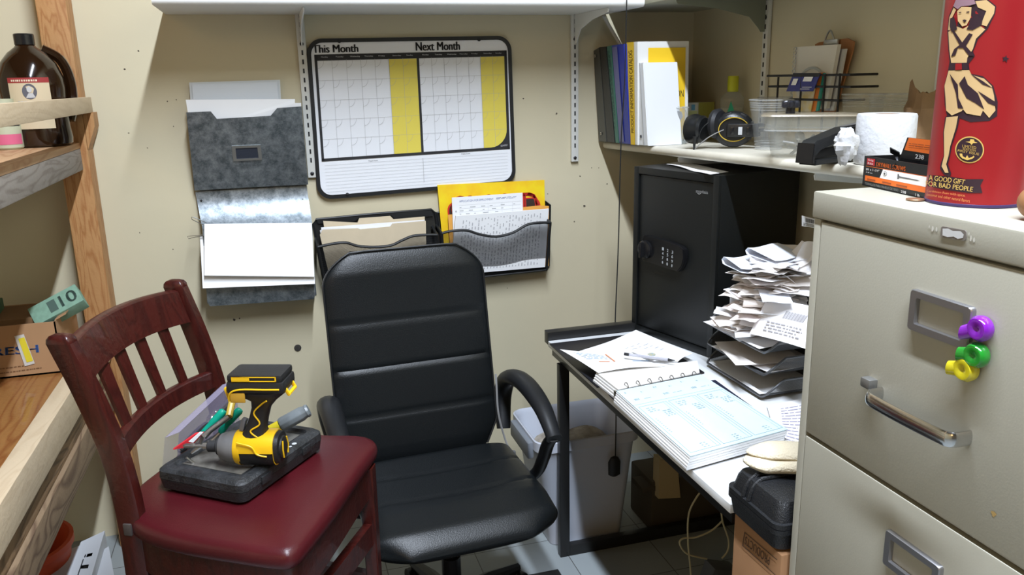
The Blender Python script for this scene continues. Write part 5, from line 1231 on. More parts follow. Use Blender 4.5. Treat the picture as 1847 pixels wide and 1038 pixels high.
c = upright(1386, 270); cup(c, 36*2.15/1469, 22*2.15/1469, face(1386, 180, c).z-c.z, 'clear ribbed plastic cup on the shelf, left of the clear food container')
c = Vector((1.285, -.60, 0)); c.z = shz(c.y)+.001; cup(c, .048, .031, .125, 'clear plastic cup behind the foremost cup, in front of the wire basket')
for (u, sh) in ((1556, 0), (1606, .0)):
    c = at(u, 200, 'x', 1.28); c.z = shz(c.y)+.001; cup(c, .046, .030, face(u, 170, c).z-c.z, 'clear plastic cup behind the toilet roll, %s' % ('left of the two' if u < 1580 else 'right of the two'))
# food container
c = upright(1460, 284); s2 = 1.95/1469; yaw2 = math.atan2(c.y-CAM.y, c.x-CAM.x)-PI/2
t = thing('food_container', 'clear plastic food container with brownish lid and bits inside, on the shelf behind the stapler', 'container', c, yaw2)
def rb2(hx, hy, z, r=.02): return [(x, y, z) for x, y in rrect(-hx, -hy, hx, hy, r, r, 5)]
hc = face(1460, 205, c).z-c.z
PT = M('tub_clear', (.45, .45, .39), .12, alpha=.32, spec=.8)
b = B().loft([rb2(56*s2, .040, .001), rb2(60*s2, .045, .006), rb2(66*s2, .052, hc*.62), rb2(72*s2, .055, hc*.64), rb2(72*s2, .056, hc*.95)], cap=False); obj('tub', b, PT, t)
b = B().loft([rb2(77*s2, .060, hc*.95, .025), rb2(78*s2, .062, hc*.965, .025), rb2(77*s2, .060, hc, .025)], cap=True); obj('lid', b, M('lid_tan', (.42, .36, .26), .25, alpha=.50), t)
b = B().tube([(x, y, hc*.64) for x, y, z in rb2(72*s2, .056, 0)], .0015, 5, closed=True); obj('rib', b, PCR, t)
rg3 = random.Random(8)
for i in range(11):
    x, y = rg3.uniform(-.055, .055), rg3.uniform(-.03, .03); p = Vector((c.x, c.y, c.z))+Matrix.Rotation(yaw2, 3, 'Z') @ Vector((x, y, .012+rg3.uniform(0, .035)))
    b = B()
    if i % 2: b.lathe([(.007, 0), (.010, .001), (.010, .009), (.007, .010)], p, 14, Euler((rg3.uniform(0, 3), rg3.uniform(0, 3), 0)))
    else:
        dd = Vector((rg3.uniform(-1, 1), rg3.uniform(-1, 1), rg3.uniform(-.3, .6))).normalized()*.018; b.tube([p-dd, p+dd], .003, 8)
    tag(obj('metal_fitting', b, STEEL), 'small metal fitting jumbled inside the clear food container', 'fitting', 'metal fittings in the food container')
p = c+Vector((0, 0, hc))+Matrix.Rotation(yaw2, 3, 'Z') @ Vector((-34*s2, .0, .0005)); rz2 = Matrix.Rotation(yaw2, 3, 'Z')
t = thing('plastic_stopper', 'black lobed stopper resting on the left end of the container lid', 'knob', p)
b = B(); b.lathe([(.010, 0), (.010, .014)], p, 16); rings = []
for z_, k in ((.012, .9), (.014, 1), (.024, 1), (.027, .85)): rings.append([p+Vector((.018*k*(1+.14*math.cos(6*a))*math.cos(a), .018*k*(1+.14*math.cos(6*a))*math.sin(a), z_)) for a in [2*PI*j/48 for j in range(48)]])
b.loft(rings); obj('grip', b, M('knob_black', (.015, .016, .022), .25), t, world=True)
# wire basket along the wall with notebook, booklet, clipboard
BX = 1.285
t = thing('wire_basket', 'black wire basket against the right wall holding booklets and a clipboard', 'basket', at(1460, 200, 'x', BX))
for rail_ in ([(1384, 142), (1535, 129)], [(1387, 162), (1536, 150)], [(1424, 183), (1512, 177)]):
    a, e = at(*rail_[0], 'x', BX), at(*rail_[1], 'x', BX); z_ = (a.z+e.z)/2; a.z = e.z = z_
    b = B().tube([Vector((1.358, a.y+.0, z_)), Vector((BX, a.y, z_)), Vector((BX, e.y, z_)), Vector((1.358, e.y, z_))], .0028, 8); obj('rail_wire', b, INK, t, world=True)
for u in (1404, 1446, 1488, 1515):
    a = at(u, 140, 'x', BX-.003); z1 = at(u, 139-(u-1404)*.06, 'x', BX-.003).z; b = B().tube([Vector((a.x, a.y, shz(a.y)+.002)), Vector((a.x, a.y, z1))], .0026, 8); obj('upright_wire', b, INK, t, world=True)
def leaf(name, la, cat, pts, X, th, mat):
    q = [at(u, v, 'x', X) for u, v in pts]; t = thing(name, la, cat, q[0]); b = B().prism(q, (th, 0, 0)); obj('panel', b, mat, t, world=True); return t, q
t, q = leaf('clipboard', 'brown hardboard clipboard standing at the back of the wire basket', 'clipboard', [(1505, 205), (1470, 205), (1470, 80), (1478, 76), (1528, 69), (1540, 75), (1538, 90)], 1.345, .004, M('hardboard', (.36, .16, .06), .6))
b = B(); p = at(1496, 72, 'x', 1.34); b.tube(curve_pts([p+Vector((0, .02, -.01)), p+Vector((0, .012, .010)), p+Vector((0, .0, .022)), p+Vector((0, -.012, .010)), p+Vector((0, -.02, -.01))], 4), .0022, 6); b.box(p+Vector((0, -.01, -.006)), (.008, .05, .014), bev=.003); obj('clip', b, STEEL, t, world=True)
for i, (u0, u1, c_) in enumerate(((1508, 1514, (.5, .48, .45)), (1514, 1519, (.35, .34, .38)), (1519, 1525, (.58, .58, .56)))):
    leaf('booklet', ('beige', 'grey', 'pale')[i]+' booklet edge between the spiral notebook and the clipboard', 'booklet', [(u0-22, 200), (u1-22, 200), (u1, 88), (u0, 89)], 1.325, .006, M('leaf_%d' % i, c_, .8))
t, q = leaf('spiral_notebook', 'white spiral notebook with a grey round emblem in the wire basket', 'notebook', [(1428, 200), (1490, 196), (1511, 80), (1435, 85)], 1.308, .010, M('notebook_white', (.66, .64, .58), .7))
fn_ = bil([at(1428, 200, 'x', 1.307), at(1490, 196, 'x', 1.307), at(1511, 80, 'x', 1.307), at(1435, 85, 'x', 1.307)])
b = B(); n_ = 24
for r0_, r1_ in ((.26, .31),):
    for j in range(n_):
        a0_, a1_ = 2*PI*j/n_, 2*PI*(j+1)/n_; b.poly([fn_(.47+r*math.cos(a)*1.1, .42+r*.85*math.sin(a), .0006) for r, a in ((r0_, a0_), (r1_, a0_), (r1_, a1_), (r0_, a1_))])
obj('emblem', b, M('emblem_grey', (.45, .48, .48), .7), t, world=True)
b = text_bm('WOMEN\'S', fn_, .30, .46, .64, .53, .0008, .01); obj('lettering', b, M('emblem_red', (.25, .08, .08), .7), t, world=True)
b = B()
for i in range(14):
    p = at(1434-i*.5, 88+i*8, 'x', 1.304); b.tube([p+Vector((0, .006*math.cos(a), .004*math.sin(a))) for a in [2*PI*j/10 for j in range(10)]], .0009, 5, closed=True)
obj('spiral', b, STEEL, t, world=True)
t, q = leaf('orange_booklet', 'booklet with orange and green spine stripes in the wire basket', 'booklet', [(1462, 202), (1473, 200), (1486, 131), (1478, 131)], 1.296, .004, M('spine_orange', (.66, .20, .03), .6))
b = B().prism([at(u, v, 'x', 1.295) for u, v in ((1471, 201), (1476, 200), (1487, 132), (1484, 132))], (.004, 0, 0)); obj('green_stripe', b, M('spine_green', (.03, .28, .22), .6), t, world=True)
t, q = leaf('leaflet', 'yellow and white leaflet below the blue booklet in the wire basket', 'leaflet', [(1430, 200), (1462, 202), (1470, 160), (1430, 158)], 1.292, .002, M('leaflet_yellow', (.68, .48, .03), .6, var=.3, vs=20, col2=(.7, .7, .68)))
t, q = leaf('blue_booklet', 'dark blue booklet with a white barcode hooked over the basket wire', 'booklet', [(1418, 165), (1466, 165), (1480, 132), (1431, 132)], BX-.005, .0015, M('booklet_blue', (.02, .025, .20), .5))
fb2 = bil([at(1418, 165, 'x', BX-.006), at(1466, 165, 'x', BX-.006), at(1480, 132, 'x', BX-.006), at(1431, 132, 'x', BX-.006)])
b = B(); rect(b, fb2, .10, .35, .28, .70, .0006); rect(b, fb2, .48, .55, .80, .80, .0006); rect(b, fb2, .55, .22, .9, .25, .0006); rect(b, fb2, .5, .12, .85, .15, .0006); obj('barcode_panel', b, PAP, t, world=True)
b = B(); rect(b, fb2, 0, .80, 1, 1, .0004); obj('top_band', b, INK, t, world=True)
# stapler
t = thing('stapler', 'large black stapler lying at the edge of the cream shelf', 'stapler', upright(1470, 285))
def sp_(u, v, c=None): return face(u, v, upright(1462, 290))
A0 = S(1458, 299); A1 = A0+Vector((.195, .06, 0))
sd = (A1-A0); sd.z = 0; sl = sd.length; sd.normalize(); pn = Vector((-sd.y, sd.x, 0))
A0.z = shz(A0.y)+.001
Zv = Vector((0, 0, 1)); top = lambda a, z, w_: A0+sd*a+Zv*z+pn*w_
def sprism(pr, w0, w1): return B().prism([top(a, z, w0) for a, z in pr], pn*(w1-w0), bev=.0012)
obj('base', sprism([(0, 0), (.205, .006), (.205, .014), (0, .010)], -.016, .022), BLK, t, world=True)
obj('magazine', sprism([(.004, .0115), (.195, .022), (.195, .036), (.004, .030)], -.008, .014), M('magazine_black', (.03, .03, .03), .3, .7), t, world=True)
obj('handle', sprism([(-.004, .012), (.018, .0305), (.06, .038), (.200, .040), (.207, .060), (.190, .072), (.10, .066), (.035, .052), (.004, .046), (-.006, .038)], -.013, .019), BLK, t, world=True)
obj('head_cap', sprism([(-.012, .004), (-.004, .004), (-.004, .040), (-.008, .042)], -.017, .022), BLKG, t, world=True)
obj('top_label', sprism([(.10, .0675), (.17, .0725), (.17, .0735), (.10, .0685)], -.002, .010), M('label_dim', (.12, .12, .12), .3), t, world=True)
# toilet roll and tissues
c = upright(1597, 291); c = Vector((1.195, -1.16, 0)); 
c = S(1592, 296); c.z = shz(c.y)+.001
kk = (c-CAM).dot(fwd)/F
t = thing('toilet_roll', 'white toilet paper roll standing at the near end of the cream shelf', 'toilet roll', c)
Rr = 50*kk; Hr = face(1540, 205, c).z-c.z
TP = M('tissue_white', (.56, .57, .59), .95, bump=.6, bs=70)
b = B().lathe([(Rr*.95, 0), (Rr, .004), (Rr*1.003, Hr*.5), (Rr, Hr-.004), (Rr*.96, Hr), (.022, Hr), (.021, .001)], (0, 0, 0), 48, cap=False); obj('paper', b, TP, t)
b = B().lathe([(.0212, .001), (.0212, Hr-.0005), (.0195, Hr-.0005), (.0195, .001)], (0, 0, 0), 32, cap=False); obj('core', b, CARD, t)
def crump(name, la, cat, c, sx, sy, sz, mat, sd_, amp=.25, n=20):
    b = B().ball((0, 0, 0), 1, n); r = random.Random(sd_); from mathutils import noise
    for v in b.bm.verts:
        nn = noise.noise(v.co*2.2+Vector((sd_, 0, 0)))*amp+noise.noise(v.co*5+Vector((0, sd_, 0)))*amp*.6; v.co *= 1+nn; v.co = Vector((v.co.x*sx, v.co.y*sy, v.co.z*sz))
    mz = min(v.co.z for v in b.bm.verts)
    bmesh.ops.translate(b.bm, vec=Vector(c)-Vector((0, 0, mz)), verts=b.bm.verts); return tag(obj(name, b, mat, sharp=28), la, cat)
c2 = S(1531, 302); c2.z = shz(c2.y)+.001
crump('crumpled_tissue', 'crumpled white tissue left of the toilet roll', 'tissue', c2+Vector((0, .012, 0)), .020, .022, .030, TP, 3, .4)
c3 = at(1662, 200, 'x', 1.235); c3.z = shz(c3.y)+.001
BAG = M('paper_bag', (.26, .155, .075), .85, bump=.6, bs=40, var=.25, vs=14)
t = thing('paper_bag', 'crumpled brown paper bag with torn mouth behind the red tube', 'paper bag', c3)
p0 = face(1660, 235, c3); rings = []; rgg = random.Random(5)
from mathutils import noise
cz = c3.copy(); wv = Vector((1, 0, 0)); kk3 = (c3-CAM).dot(fwd)/F
pm = face(1664, 200, c3)
for i, (v, hw) in enumerate(((300, 26), (270, 28), (240, 30), (215, 30), (195, 31), (180, 27), (166, 24))):
    pc = face(1664, v, c3); r_ = []
    for j in range(28):
        a = 2*PI*j/28; k = 1+.16*noise.noise(Vector((math.cos(a)*1.5, math.sin(a)*1.5, i*.7)))+.08*noise.noise(Vector((math.cos(a)*5, math.sin(a)*5, i*1.3)))
        z_ = max(pc.z, shz(c3.y)+.002)+(.007*noise.noise(Vector((math.cos(a)*3, math.sin(a)*3, 9))) if i > 4 else 0)
        if i == 6: z_ += .022*max(0, math.cos(a-2.9))**6
        r_.append(Vector((c3.x+hw*kk3*k*math.cos(a), c3.y+hw*.8*kk3*k*math.sin(a), z_)))
    rings.append(r_)
b = B().loft(rings, cap=False); obj('bag', b, BAG, t, world=True, sharp=25)

# ================================================================ FILING CABINET
CZ = 1.4455; CXf = .70
fcb = M('cabinet_putty', (.41, .395, .325), .38, bump=.04, bs=300)
t = thing('filing_cabinet', 'putty-coloured steel filing cabinet with chrome handles at the right', 'filing cabinet', (1.02, -1.795, FLZ))
ya, yb_ = -2.022, -1.566
b = B().boxr(CXf+.012, 1.352, ya+.004, yb_-.004, FLZ, CZ-.035, bev=.002); obj('body', b, fcb, t, world=True)
b = B().boxr(CXf-.002, 1.354, ya, yb_, CZ-.036, CZ, bev=.003); tp = obj('top', b, fcb, t, world=True)
for y_a, y_b in ((yb_-.0165, yb_-.003), (ya+.003, ya+.0165)): obj('front_stile', B().boxr(CXf+.0005, CXf+.0125, y_a, y_b, FLZ, CZ-.0365, bev=.0008), fcb, t, world=True)
for k in range(3):
    z1 = CZ-.0395-.3095*k; z0_ = z1-.3035
    b = B().boxr(CXf, CXf+.011, ya+.018, yb_-.018, z0_, z1, bev=.0025); dr = obj('drawer', b, fcb, t, world=True)
    yc_ = -1.803; zc = CZ-.091-.3095*k-.022
    b = B(); fo = rrect(yc_-.044, zc-.024, yc_+.044, zc+.024, .004, .004, 3); fi = rrect(yc_-.034, zc-.0155, yc_+.034, zc+.0155, .002, .002, 3)
    b.loft([[(CXf+.001, y, z) for y, z in fo], [(CXf-.005, y, z) for y, z in fo], [(CXf-.0065, y*.97+yc_*.03, z*.97+zc*.03) for y, z in fo], [(CXf-.0065, y, z) for y, z in fi], [(CXf+.001, y, z) for y, z in fi]], cap=False)
    obj('label_frame', b, M('frame_nickel', (.38, .38, .40), .35, .9), dr, world=True)
    zh = 1.213-.3095*k
    b = B(); P = curve_pts([(CXf+.002, -1.724, zh), (CXf-.016, -1.724, zh), (CXf-.024, -1.728, zh), (CXf-.0275, -1.740, zh), (CXf-.029, -1.79, zh), (CXf-.0275, -1.843, zh), (CXf-.024, -1.855, zh), (CXf-.016, -1.859, zh), (CXf+.002, -1.859, zh)], 5)
    b.tube(P, .0085, 12, flat=.36, up=None) if False else None
    rings = []
    for i, p in enumerate(P):
        tt = (P[min(i+1, len(P)-1)]-P[max(i-1, 0)]).normalized(); nn = Vector((-tt.y, tt.x, 0)); rings.append([p+nn*(.0032*math.cos(a))+Vector((0, 0, .009*math.sin(a))) for a in [2*PI*j/14 for j in range(14)]])
    b.loft(rings); obj('handle', b, CHROME, dr, world=True)
    b = B().box((CXf-.006, -1.707, zh+.009), (.014, .017, .013), bev=.003); obj('latch', b, M('latch_grey', (.28, .28, .27), .4, .7), dr, world=True)
q = [at(1697, 428, 'x', CXf-.0025), at(1743, 435, 'x', CXf-.0025), at(1744, 416, 'x', CXf-.0025), at(1699, 408, 'x', CXf-.0025)]; fp_ = bil(q)
b = B().prism([fp_(x, y) for x, y in rrect(0, 0, 1, 1, .1, .2, 4)], (-.001, 0, 0)); pl = obj('lock_plate', b, M('plate_worn', (.30, .27, .25), .4, .5), tp, world=True)
b = B(); pg(b, fp_, [(.1, .2), (.3, .12), (.55, .25), (.7, .1), (.9, .25), (.93, .6), (.8, .85), (.5, .75), (.3, .9), (.08, .8)], .0014); obj('paint_scrape', b, M('scrape_white', (.62, .62, .62), .6), pl, world=True)
b = B()
for u, v, s_ in ((1682, 413, 3), (1689, 414, 2.4), (1676, 409, 1.5), (1751, 430, 3), (1757, 433, 2.5), (1748, 422, 1.6)):
    p = at(u, v, 'x', CXf-.0028); b.poly([p+Vector((0, s_*.0006*math.cos(a)*random.Random(u+a).uniform(.5, 1), s_*.0011*math.sin(a))) for a in [k*PI/4 for k in range(8)]])
obj('tape_residue', b, M('residue', (.62, .60, .54), .7), tp, world=True)
b = B(); p = at(1792, 928, 'x', CXf-.0004); b.poly([p+Vector((0, .003*math.cos(a)*(1+.4*math.sin(3*a)), .003*math.sin(a))) for a in [k*PI/8 for k in range(16)]]); obj('rust_spot', b, M('rust', (.42, .28, .10), .8), t, world=True)
# magnetic clips
for nm, u, v, col, la, tl_ in (('p', 1776, 592, (.25, .02, .50), 'translucent purple magnetic clip, topmost of three on the cabinet drawer', .5), ('g', 1769, 640, (.02, .30, .03), 'translucent green magnetic clip between the purple and yellow ones', .2), ('y', 1750, 665, (.72, .62, .02), 'translucent yellow magnetic clip, lowest of three on the cabinet drawer', .1)):
    c = at(u, v, 'x', CXf-.002); m = M('clip_'+nm, col, .12, coat=1., alpha=.88)
    t = thing('magnetic_clip', la, 'magnetic clip', c)
    b = B(); rx = Matrix.Rotation(-PI/2, 3, 'Y')
    b.lathe([(.0125, 0), (.0138, .002), (.0138, .008), (.011, .012), (.006, .0125), (.001, .010)], c, 28, rx)
    for v_ in b.bm.verts: v_.co.z = c.z+(v_.co.z-c.z)*1.0
    obj('disc', b, m, t, world=True)
    a_ = {'p': 2.6, 'g': 3.0, 'y': 2.7}[nm]; dv_ = Vector((0, .018, -.004 if nm != 'p' else -.009))
    b = B().loft([[c+dv_*k+Vector((-.006-.004*math.cos(q_)-.004*k, 0, 0))+Vector((0, 0, .0095*(1-.15*k)*math.sin(q_))) for q_ in [2*PI*j/16 for j in range(16)]] for k in (0, .3, .6, .9, 1.05)]); obj('lever', b, m, t, world=True)
# ---------------------------------------------------------------- on the cabinet
def C0(u, v): return at(u, v, 'z', CZ)
# screw box
a0, a1 = C0(1555, 335), C0(1678, 362); dd = (a1-a0).normalized(); Lb = .150; a1 = a0+dd*Lb; pn = Vector((-dd.y, dd.x, 0)); pn = pn if pn.x > 0 else -pn
hb_ = face(1560, 282, a0).z-CZ; Dz = Vector((0, 0, hb_)); CZv = Vector((0, 0, .0006))
t = thing('screw_box', 'black and orange box of drywall screws with its lid torn open on the cabinet', 'box', a0)
XB = M('box_black', (.012, .012, .013), .35)
b = B(); dp = .085; tk = .0015
for p, q2, vz in ((a0, a1, 1), (a0+pn*dp, a1+pn*dp, 1)): b.prism([p+CZv, q2+CZv, q2+CZv+Dz, p+CZv+Dz], pn*tk if p is a0 else -pn*tk)
b.prism([a0+CZv, a0+pn*dp+CZv, a0+pn*dp+CZv+Dz, a0+CZv+Dz], dd*tk); b.prism([a1+CZv, a1+pn*dp+CZv, a1+pn*dp+CZv+Dz, a1+CZv+Dz], -dd*tk); b.prism([a0+CZv, a1+CZv, a1+pn*dp+CZv, a0+pn*dp+CZv], (0, 0, .002))
obj('carton', b, XB, t, world=True)
# front face: viewed from the left, near edge at the right
ff = bil([a0+CZv, a1+CZv, a1+CZv+Dz, a0+CZv+Dz]); sgn = 1 if (ff(0, 0, 1)-ff(0, 0)).dot(pn) < 0 else -1
f_ = lambda s, q_, h=0.: ff(s, q_, h*sgn)
ORB = M('box_orange', (.85, .17, .02), .45)
b = B(); rect(b, f_, .04, .18, 1, .36, .0004); obj('orange_band', b, ORB, t, world=True)
b = B(); pg(b, f_, [(.27, .36), (1, .36), (1, .66), (.31, .66)], .0005); obj('white_panel', b, PAPW, t, world=True)
b = text_bm('DRYWALL SCREWS', f_, .20, .72, .63, .86, .0005, .03); rect(b, f_, .04, .665, 1, .68, .0005); obj('lettering', b, ORB, t, world=True)
b = B(); rect(b, f_, .05, .72, .175, .94, .0005); rb_ = obj('maker_badge', b, M('badge_red', (.50, .02, .03), .45), t, world=True)
b = text_bm('Grip', f_, .07, .835, .155, .92, .0009, .02); text_bm('Rite', f_, .07, .745, .155, .82, .0009, .02, b); obj('lettering', b, PAPW, rb_, world=True)
b = text_bm('#6 x 1-1/4"', f_, .045, .53, .255, .62, .0005, .02); text_bm('3.18 cm', f_, .05, .45, .15, .49, .0005, 0, b)
text_bm('238', f_, .60, .03, .67, .11, .0006, .04, b); text_bm('1 lb.', f_, .80, .03, .86, .11, .0006, .03, b); obj('lettering', b, PAPW, t, world=True)
b = text_bm('TORNILLOS PARA PANELES DE YESO', f_, .05, .05, .56, .13, .0006, 0); obj('lettering', b, M('grey_text', (.25, .25, .24), .5), t, world=True)
b = prints(B(), f_, .08, .23, .95, .31, 1, 4, .0008, .5, wmin=.12, wmax=.2, gap=.14); obj('small_print', b, M('brown_text', (.35, .08, .02), .5), t, world=True)
b = B(); n_ = 16; pg(b, f_, [(.345+.028*math.cos(2*PI*j/n_), .53+.075*math.sin(2*PI*j/n_)) for j in range(n_)], .0007)
b.poly([f_(x, y, .0007) for x, y in ((.53, .60), (.545, .60), (.56, .535), (.80, .525), (.84, .515), (.80, .495), (.56, .485), (.545, .44), (.53, .44))]); obj('screw_picture', b, M('picture_grey', (.14, .14, .15), .5), t, world=True)
b = B(); pg(b, f_, [(.345+.024*math.cos(2*PI*j/n_), .53+.062*math.sin(2*PI*j/n_)) for j in range(n_)], .0009); obj('drive_symbol', b, PAPW, t, world=True)
b = B(); rect(b, f_, .341, .49, .349, .57, .0011); rect(b, f_, .328, .52, .362, .54, .0011); obj('drive_cross', b, INK, t, world=True)
# torn raised lid at the back of the box
l0 = a0+dd*.035+pn*(dp*.35)+Vector((0, 0, hb_)); l1 = a1+pn*(dp*.35)+Vector((0, 0, hb_))
lz = face(1625, 247, l0).z-l0.z
b = B().prism([l0, l1, l1+Vector((0, 0, lz)), l0+Vector((0, 0, lz))+dd*.012], pn*.0015); lid = obj('open_lid', b, XB, t, world=True)
fl2 = bil([l0, l1, l1+Vector((0, 0, lz)), l0+Vector((0, 0, lz))]); fL = lambda s, q_, h=0.: fl2(s, q_, h*sgn)
b = B(); pg(b, fL, [(.08, .40), (1, .34), (1, 1), (.14, 1)], .0006); obj('lid_orange', b, ORB, lid, world=True)
b = text_bm('238', fL, .30, .08, .45, .28, .001, .03); text_bm('1 lb.', fL, .62, .06, .78, .28, .001, .03, b); obj('lettering', b, PAPW, lid, world=True)
b = prints(B(), fL, .16, .62, .9, .82, 2, 6, .0012, .35, wmax=.12); obj('small_print', b, M('brown_text', (.35, .08, .02), .5), lid, world=True)
b = B().box(l0+dd*(-.012)+Vector((0, 0, .006)), (.022, .014, .0012), Euler((.5, .4, .8))); obj('torn_flap', b, XB, t, world=True)
rg4 = random.Random(12)
for i in range(7):
    p = a0+dd*(.02+.013*i)+pn*(.012+.016*rg4.random())+Vector((0, 0, hb_-.012+.004*rg4.random())); dq = Vector((rg4.uniform(-1, 1), rg4.uniform(-1, 1), .25)).normalized()*.014
    b = B().tube([p-dq, p+dq*.7, p+dq], [.0006, .0018, .0042], 8); tag(obj('drywall_screw', b, M('screw_black', (.03, .03, .032), .35, .8)), 'black drywall screw showing at the open top of the screw box', 'screw', 'screws in the open box')
# white tissue behind the box
ct = a0+dd*.11+pn*.125; ct.z = CZ+.0008
crump('crumpled_tissue', 'crumpled white tissue bunched behind the screw box', 'tissue', ct, .045, .030, .045, TP, 8, .3)
# coin
c = C0(1651, 362); c.z += .0006
b = B().lathe([(.0105, 0), (.0108, .0004), (.0108, .0014), (.0105, .0018), (.0095, .0014), (.0001, .0014)], c, 32); tag(obj('coin', b, M('copper', (.40, .24, .15), .4, .8)), 'copper coin lying in front of the screw box on the cabinet', 'coin')
# red tube
cb_ = C0(1753, 366); kk = (cb_-CAM).dot(fwd)/F; Rt = 81*kk*.985; cb_ = Vector((cb_.x+.006, cb_.y+.004, CZ+.0006))
t = thing('red_gift_tube', 'tall red cardboard gift tube with a dancing woman printed on it', 'tube', cb_)
HT = .30
REDC = M('tube_red', (.30, .010, .014), .38)
b = B().lathe([(Rt*.97, 0), (Rt, .0015), (Rt, HT-.002), (Rt*.97, HT), (.001, HT)], (0, 0, 0), 64); obj('cylinder', b, REDC, t)
b = B().lathe([(Rt*1.006, 0), (Rt*1.01, .0008), (Rt*1.01, .0032), (Rt*1.002, .0035)], (0, 0, 0), 64); obj('base_ring', b, M('rim_violet', (.05, .03, .12), .4), t)
vdir = math.atan2(CAM.y-cb_.y, CAM.x-cb_.x)
def tubef(u, v, h=0.):        # photograph position on the tube wall -> point on the cylinder
    d = ray(u, v); ox, oy = CAM.x-cb_.x, CAM.y-cb_.y; R = Rt
    a = d.x*d.x+d.y*d.y; b2 = 2*(ox*d.x+oy*d.y); c2 = ox*ox+oy*oy-R*R; D = b2*b2-4*a*c2
    if D < 0: tt = -b2/(2*a)
    else: tt = (-b2-math.sqrt(D))/(2*a)
    p = CAM+d*tt; ang = math.atan2(p.y-cb_.y, p.x-cb_.x); return Vector((math.cos(ang)*(R+h), math.sin(ang)*(R+h), p.z-cb_.z))
def dec(name, pts, mat, h, par=None, smoothn=0):
    P = pts if not smoothn else [(p.x, p.y) for p in curve_pts([(x, y, 0) for x, y in pts], smoothn, closed=True)]
    b = B(); f = b.bm.faces.new([b.bm.verts.new(Vector((x, -y, 0))) for x, y in P]); bmesh.ops.triangulate(b.bm, faces=[f])
    bmesh.ops.subdivide_edges(b.bm, edges=b.bm.edges[:], cuts=2, use_grid_fill=True)
    for v in b.bm.verts: v.co = tubef(v.co.x, -v.co.y, h)
    return obj(name, b, mat, par or t)
SK = M('print_cream', (.62, .42, .20), .5); DKP = M('print_black', (.03, .012, .02), .5)
Z2 = lambda pts: [(1640+x/4.512, y/4.512) for x, y in pts]
dec('figure_outline', Z2([(312, 250), (325, 130), (360, 50), (375, 8), (430, -60), (520, -55), (640, -5), (708, 50), (700, 110), (640, 235), (560, 320), (550, 350), (520, 420), (535, 455), (485, 520), (495, 600), (600, 620), (685, 700), (720, 830), (715, 945), (650, 985), (500, 995), (410, 960), (310, 950), (290, 850), (285, 700), (315, 590), (330, 500), (320, 400)]), DKP, .0003)
dec('figure_arm', Z2([(320, 245), (332, 140), (366, 60), (385, 80), (350, 150), (338, 245)]), SK, .0006)
dec('figure_arm', Z2([(540, 10), (630, 0), (698, 55), (690, 110), (630, 215), (585, 200), (628, 90), (560, 60)]), SK, .0006)
dec('figure_face', Z2([(395, 90), (430, 55), (510, 60), (505, 140), (470, 205), (435, 215), (400, 170)]), SK, .0008)
dec('figure_torso', Z2([(392, 215), (440, 235), (500, 200), (585, 215), (620, 240), (545, 315), (520, 400), (475, 470), (470, 512), (345, 512), (330, 400), (322, 260)]), SK, .0006)
dec('figure_scarf', Z2([(345, 240), (375, 255), (435, 345), (490, 270), (520, 280), (465, 375), (535, 455), (490, 455), (440, 390), (400, 390), (380, 450), (345, 462), (370, 400), (415, 365)]), DKP, .0009)
dec('figure_belt', Z2([(335, 515), (478, 510), (482, 565), (330, 570)]), DKP, .0009)
dec('belt_buckle', Z2([(382, 518), (432, 516), (434, 566), (380, 570)]), REDC, .0012)
dec('figure_skirt', Z2([(325, 575), (490, 570), (510, 610), (610, 640), (670, 700), (690, 780), (700, 900), (650, 960), (600, 900), (580, 945), (470, 925), (440, 890), (430, 905), (350, 940), (305, 900), (300, 800), (292, 700)]), SK, .0008)
for pts in ([(335, 600), (400, 690), (405, 800), (445, 885), (400, 880), (385, 760)], [(410, 680), (455, 620), (480, 690), (560, 760), (610, 890), (540, 840), (470, 800)], [(500, 600), (600, 660), (680, 720), (600, 690)], [(560, 740), (700, 830), (712, 870), (640, 840)]): dec('skirt_fold', Z2(pts), DKP, .0011)
dec('figure_hair', Z2([(340, 150), (370, 140), (385, 180), (395, 240), (350, 260), (335, 210)]), DKP, .001)
dec('figure_hair', Z2([(500, 150), (560, 125), (600, 160), (590, 205), (520, 245), (470, 240), (490, 200)]), DKP, .001)
dec('figure_cap', Z2([(365, 50), (385, 0), (430, -40), (520, -30), (545, 30), (500, 45), (430, 50), (400, 75)]), M('print_mauve', (.30, .18, .22), .5), .001)
dec('figure_lips', Z2([(438, 165), (455, 158), (474, 166), (455, 185)]), DKP, .0012)
dec('figure_eye', Z2([(408, 100), (428, 96), (430, 104), (410, 108)]), DKP, .0012); dec('figure_eye', Z2([(470, 95), (494, 92), (494, 101), (472, 104)]), DKP, .0012)
Z3 = lambda pts: [(1640+x/5.189, 200+y/5.189) for x, y in pts]
dec('leg_outline', Z3([(340, 55), (480, 40), (455, 160), (400, 330), (385, 420), (365, 500), (395, 590), (380, 620), (330, 600), (290, 540), (300, 485), (325, 420), (320, 200)]), DKP, .0004)
dec('figure_leg', Z3([(352, 60), (460, 50), (440, 160), (388, 330), (372, 420), (350, 500), (372, 580), (340, 580), (308, 520), (332, 420), (330, 200)]), SK, .0008)
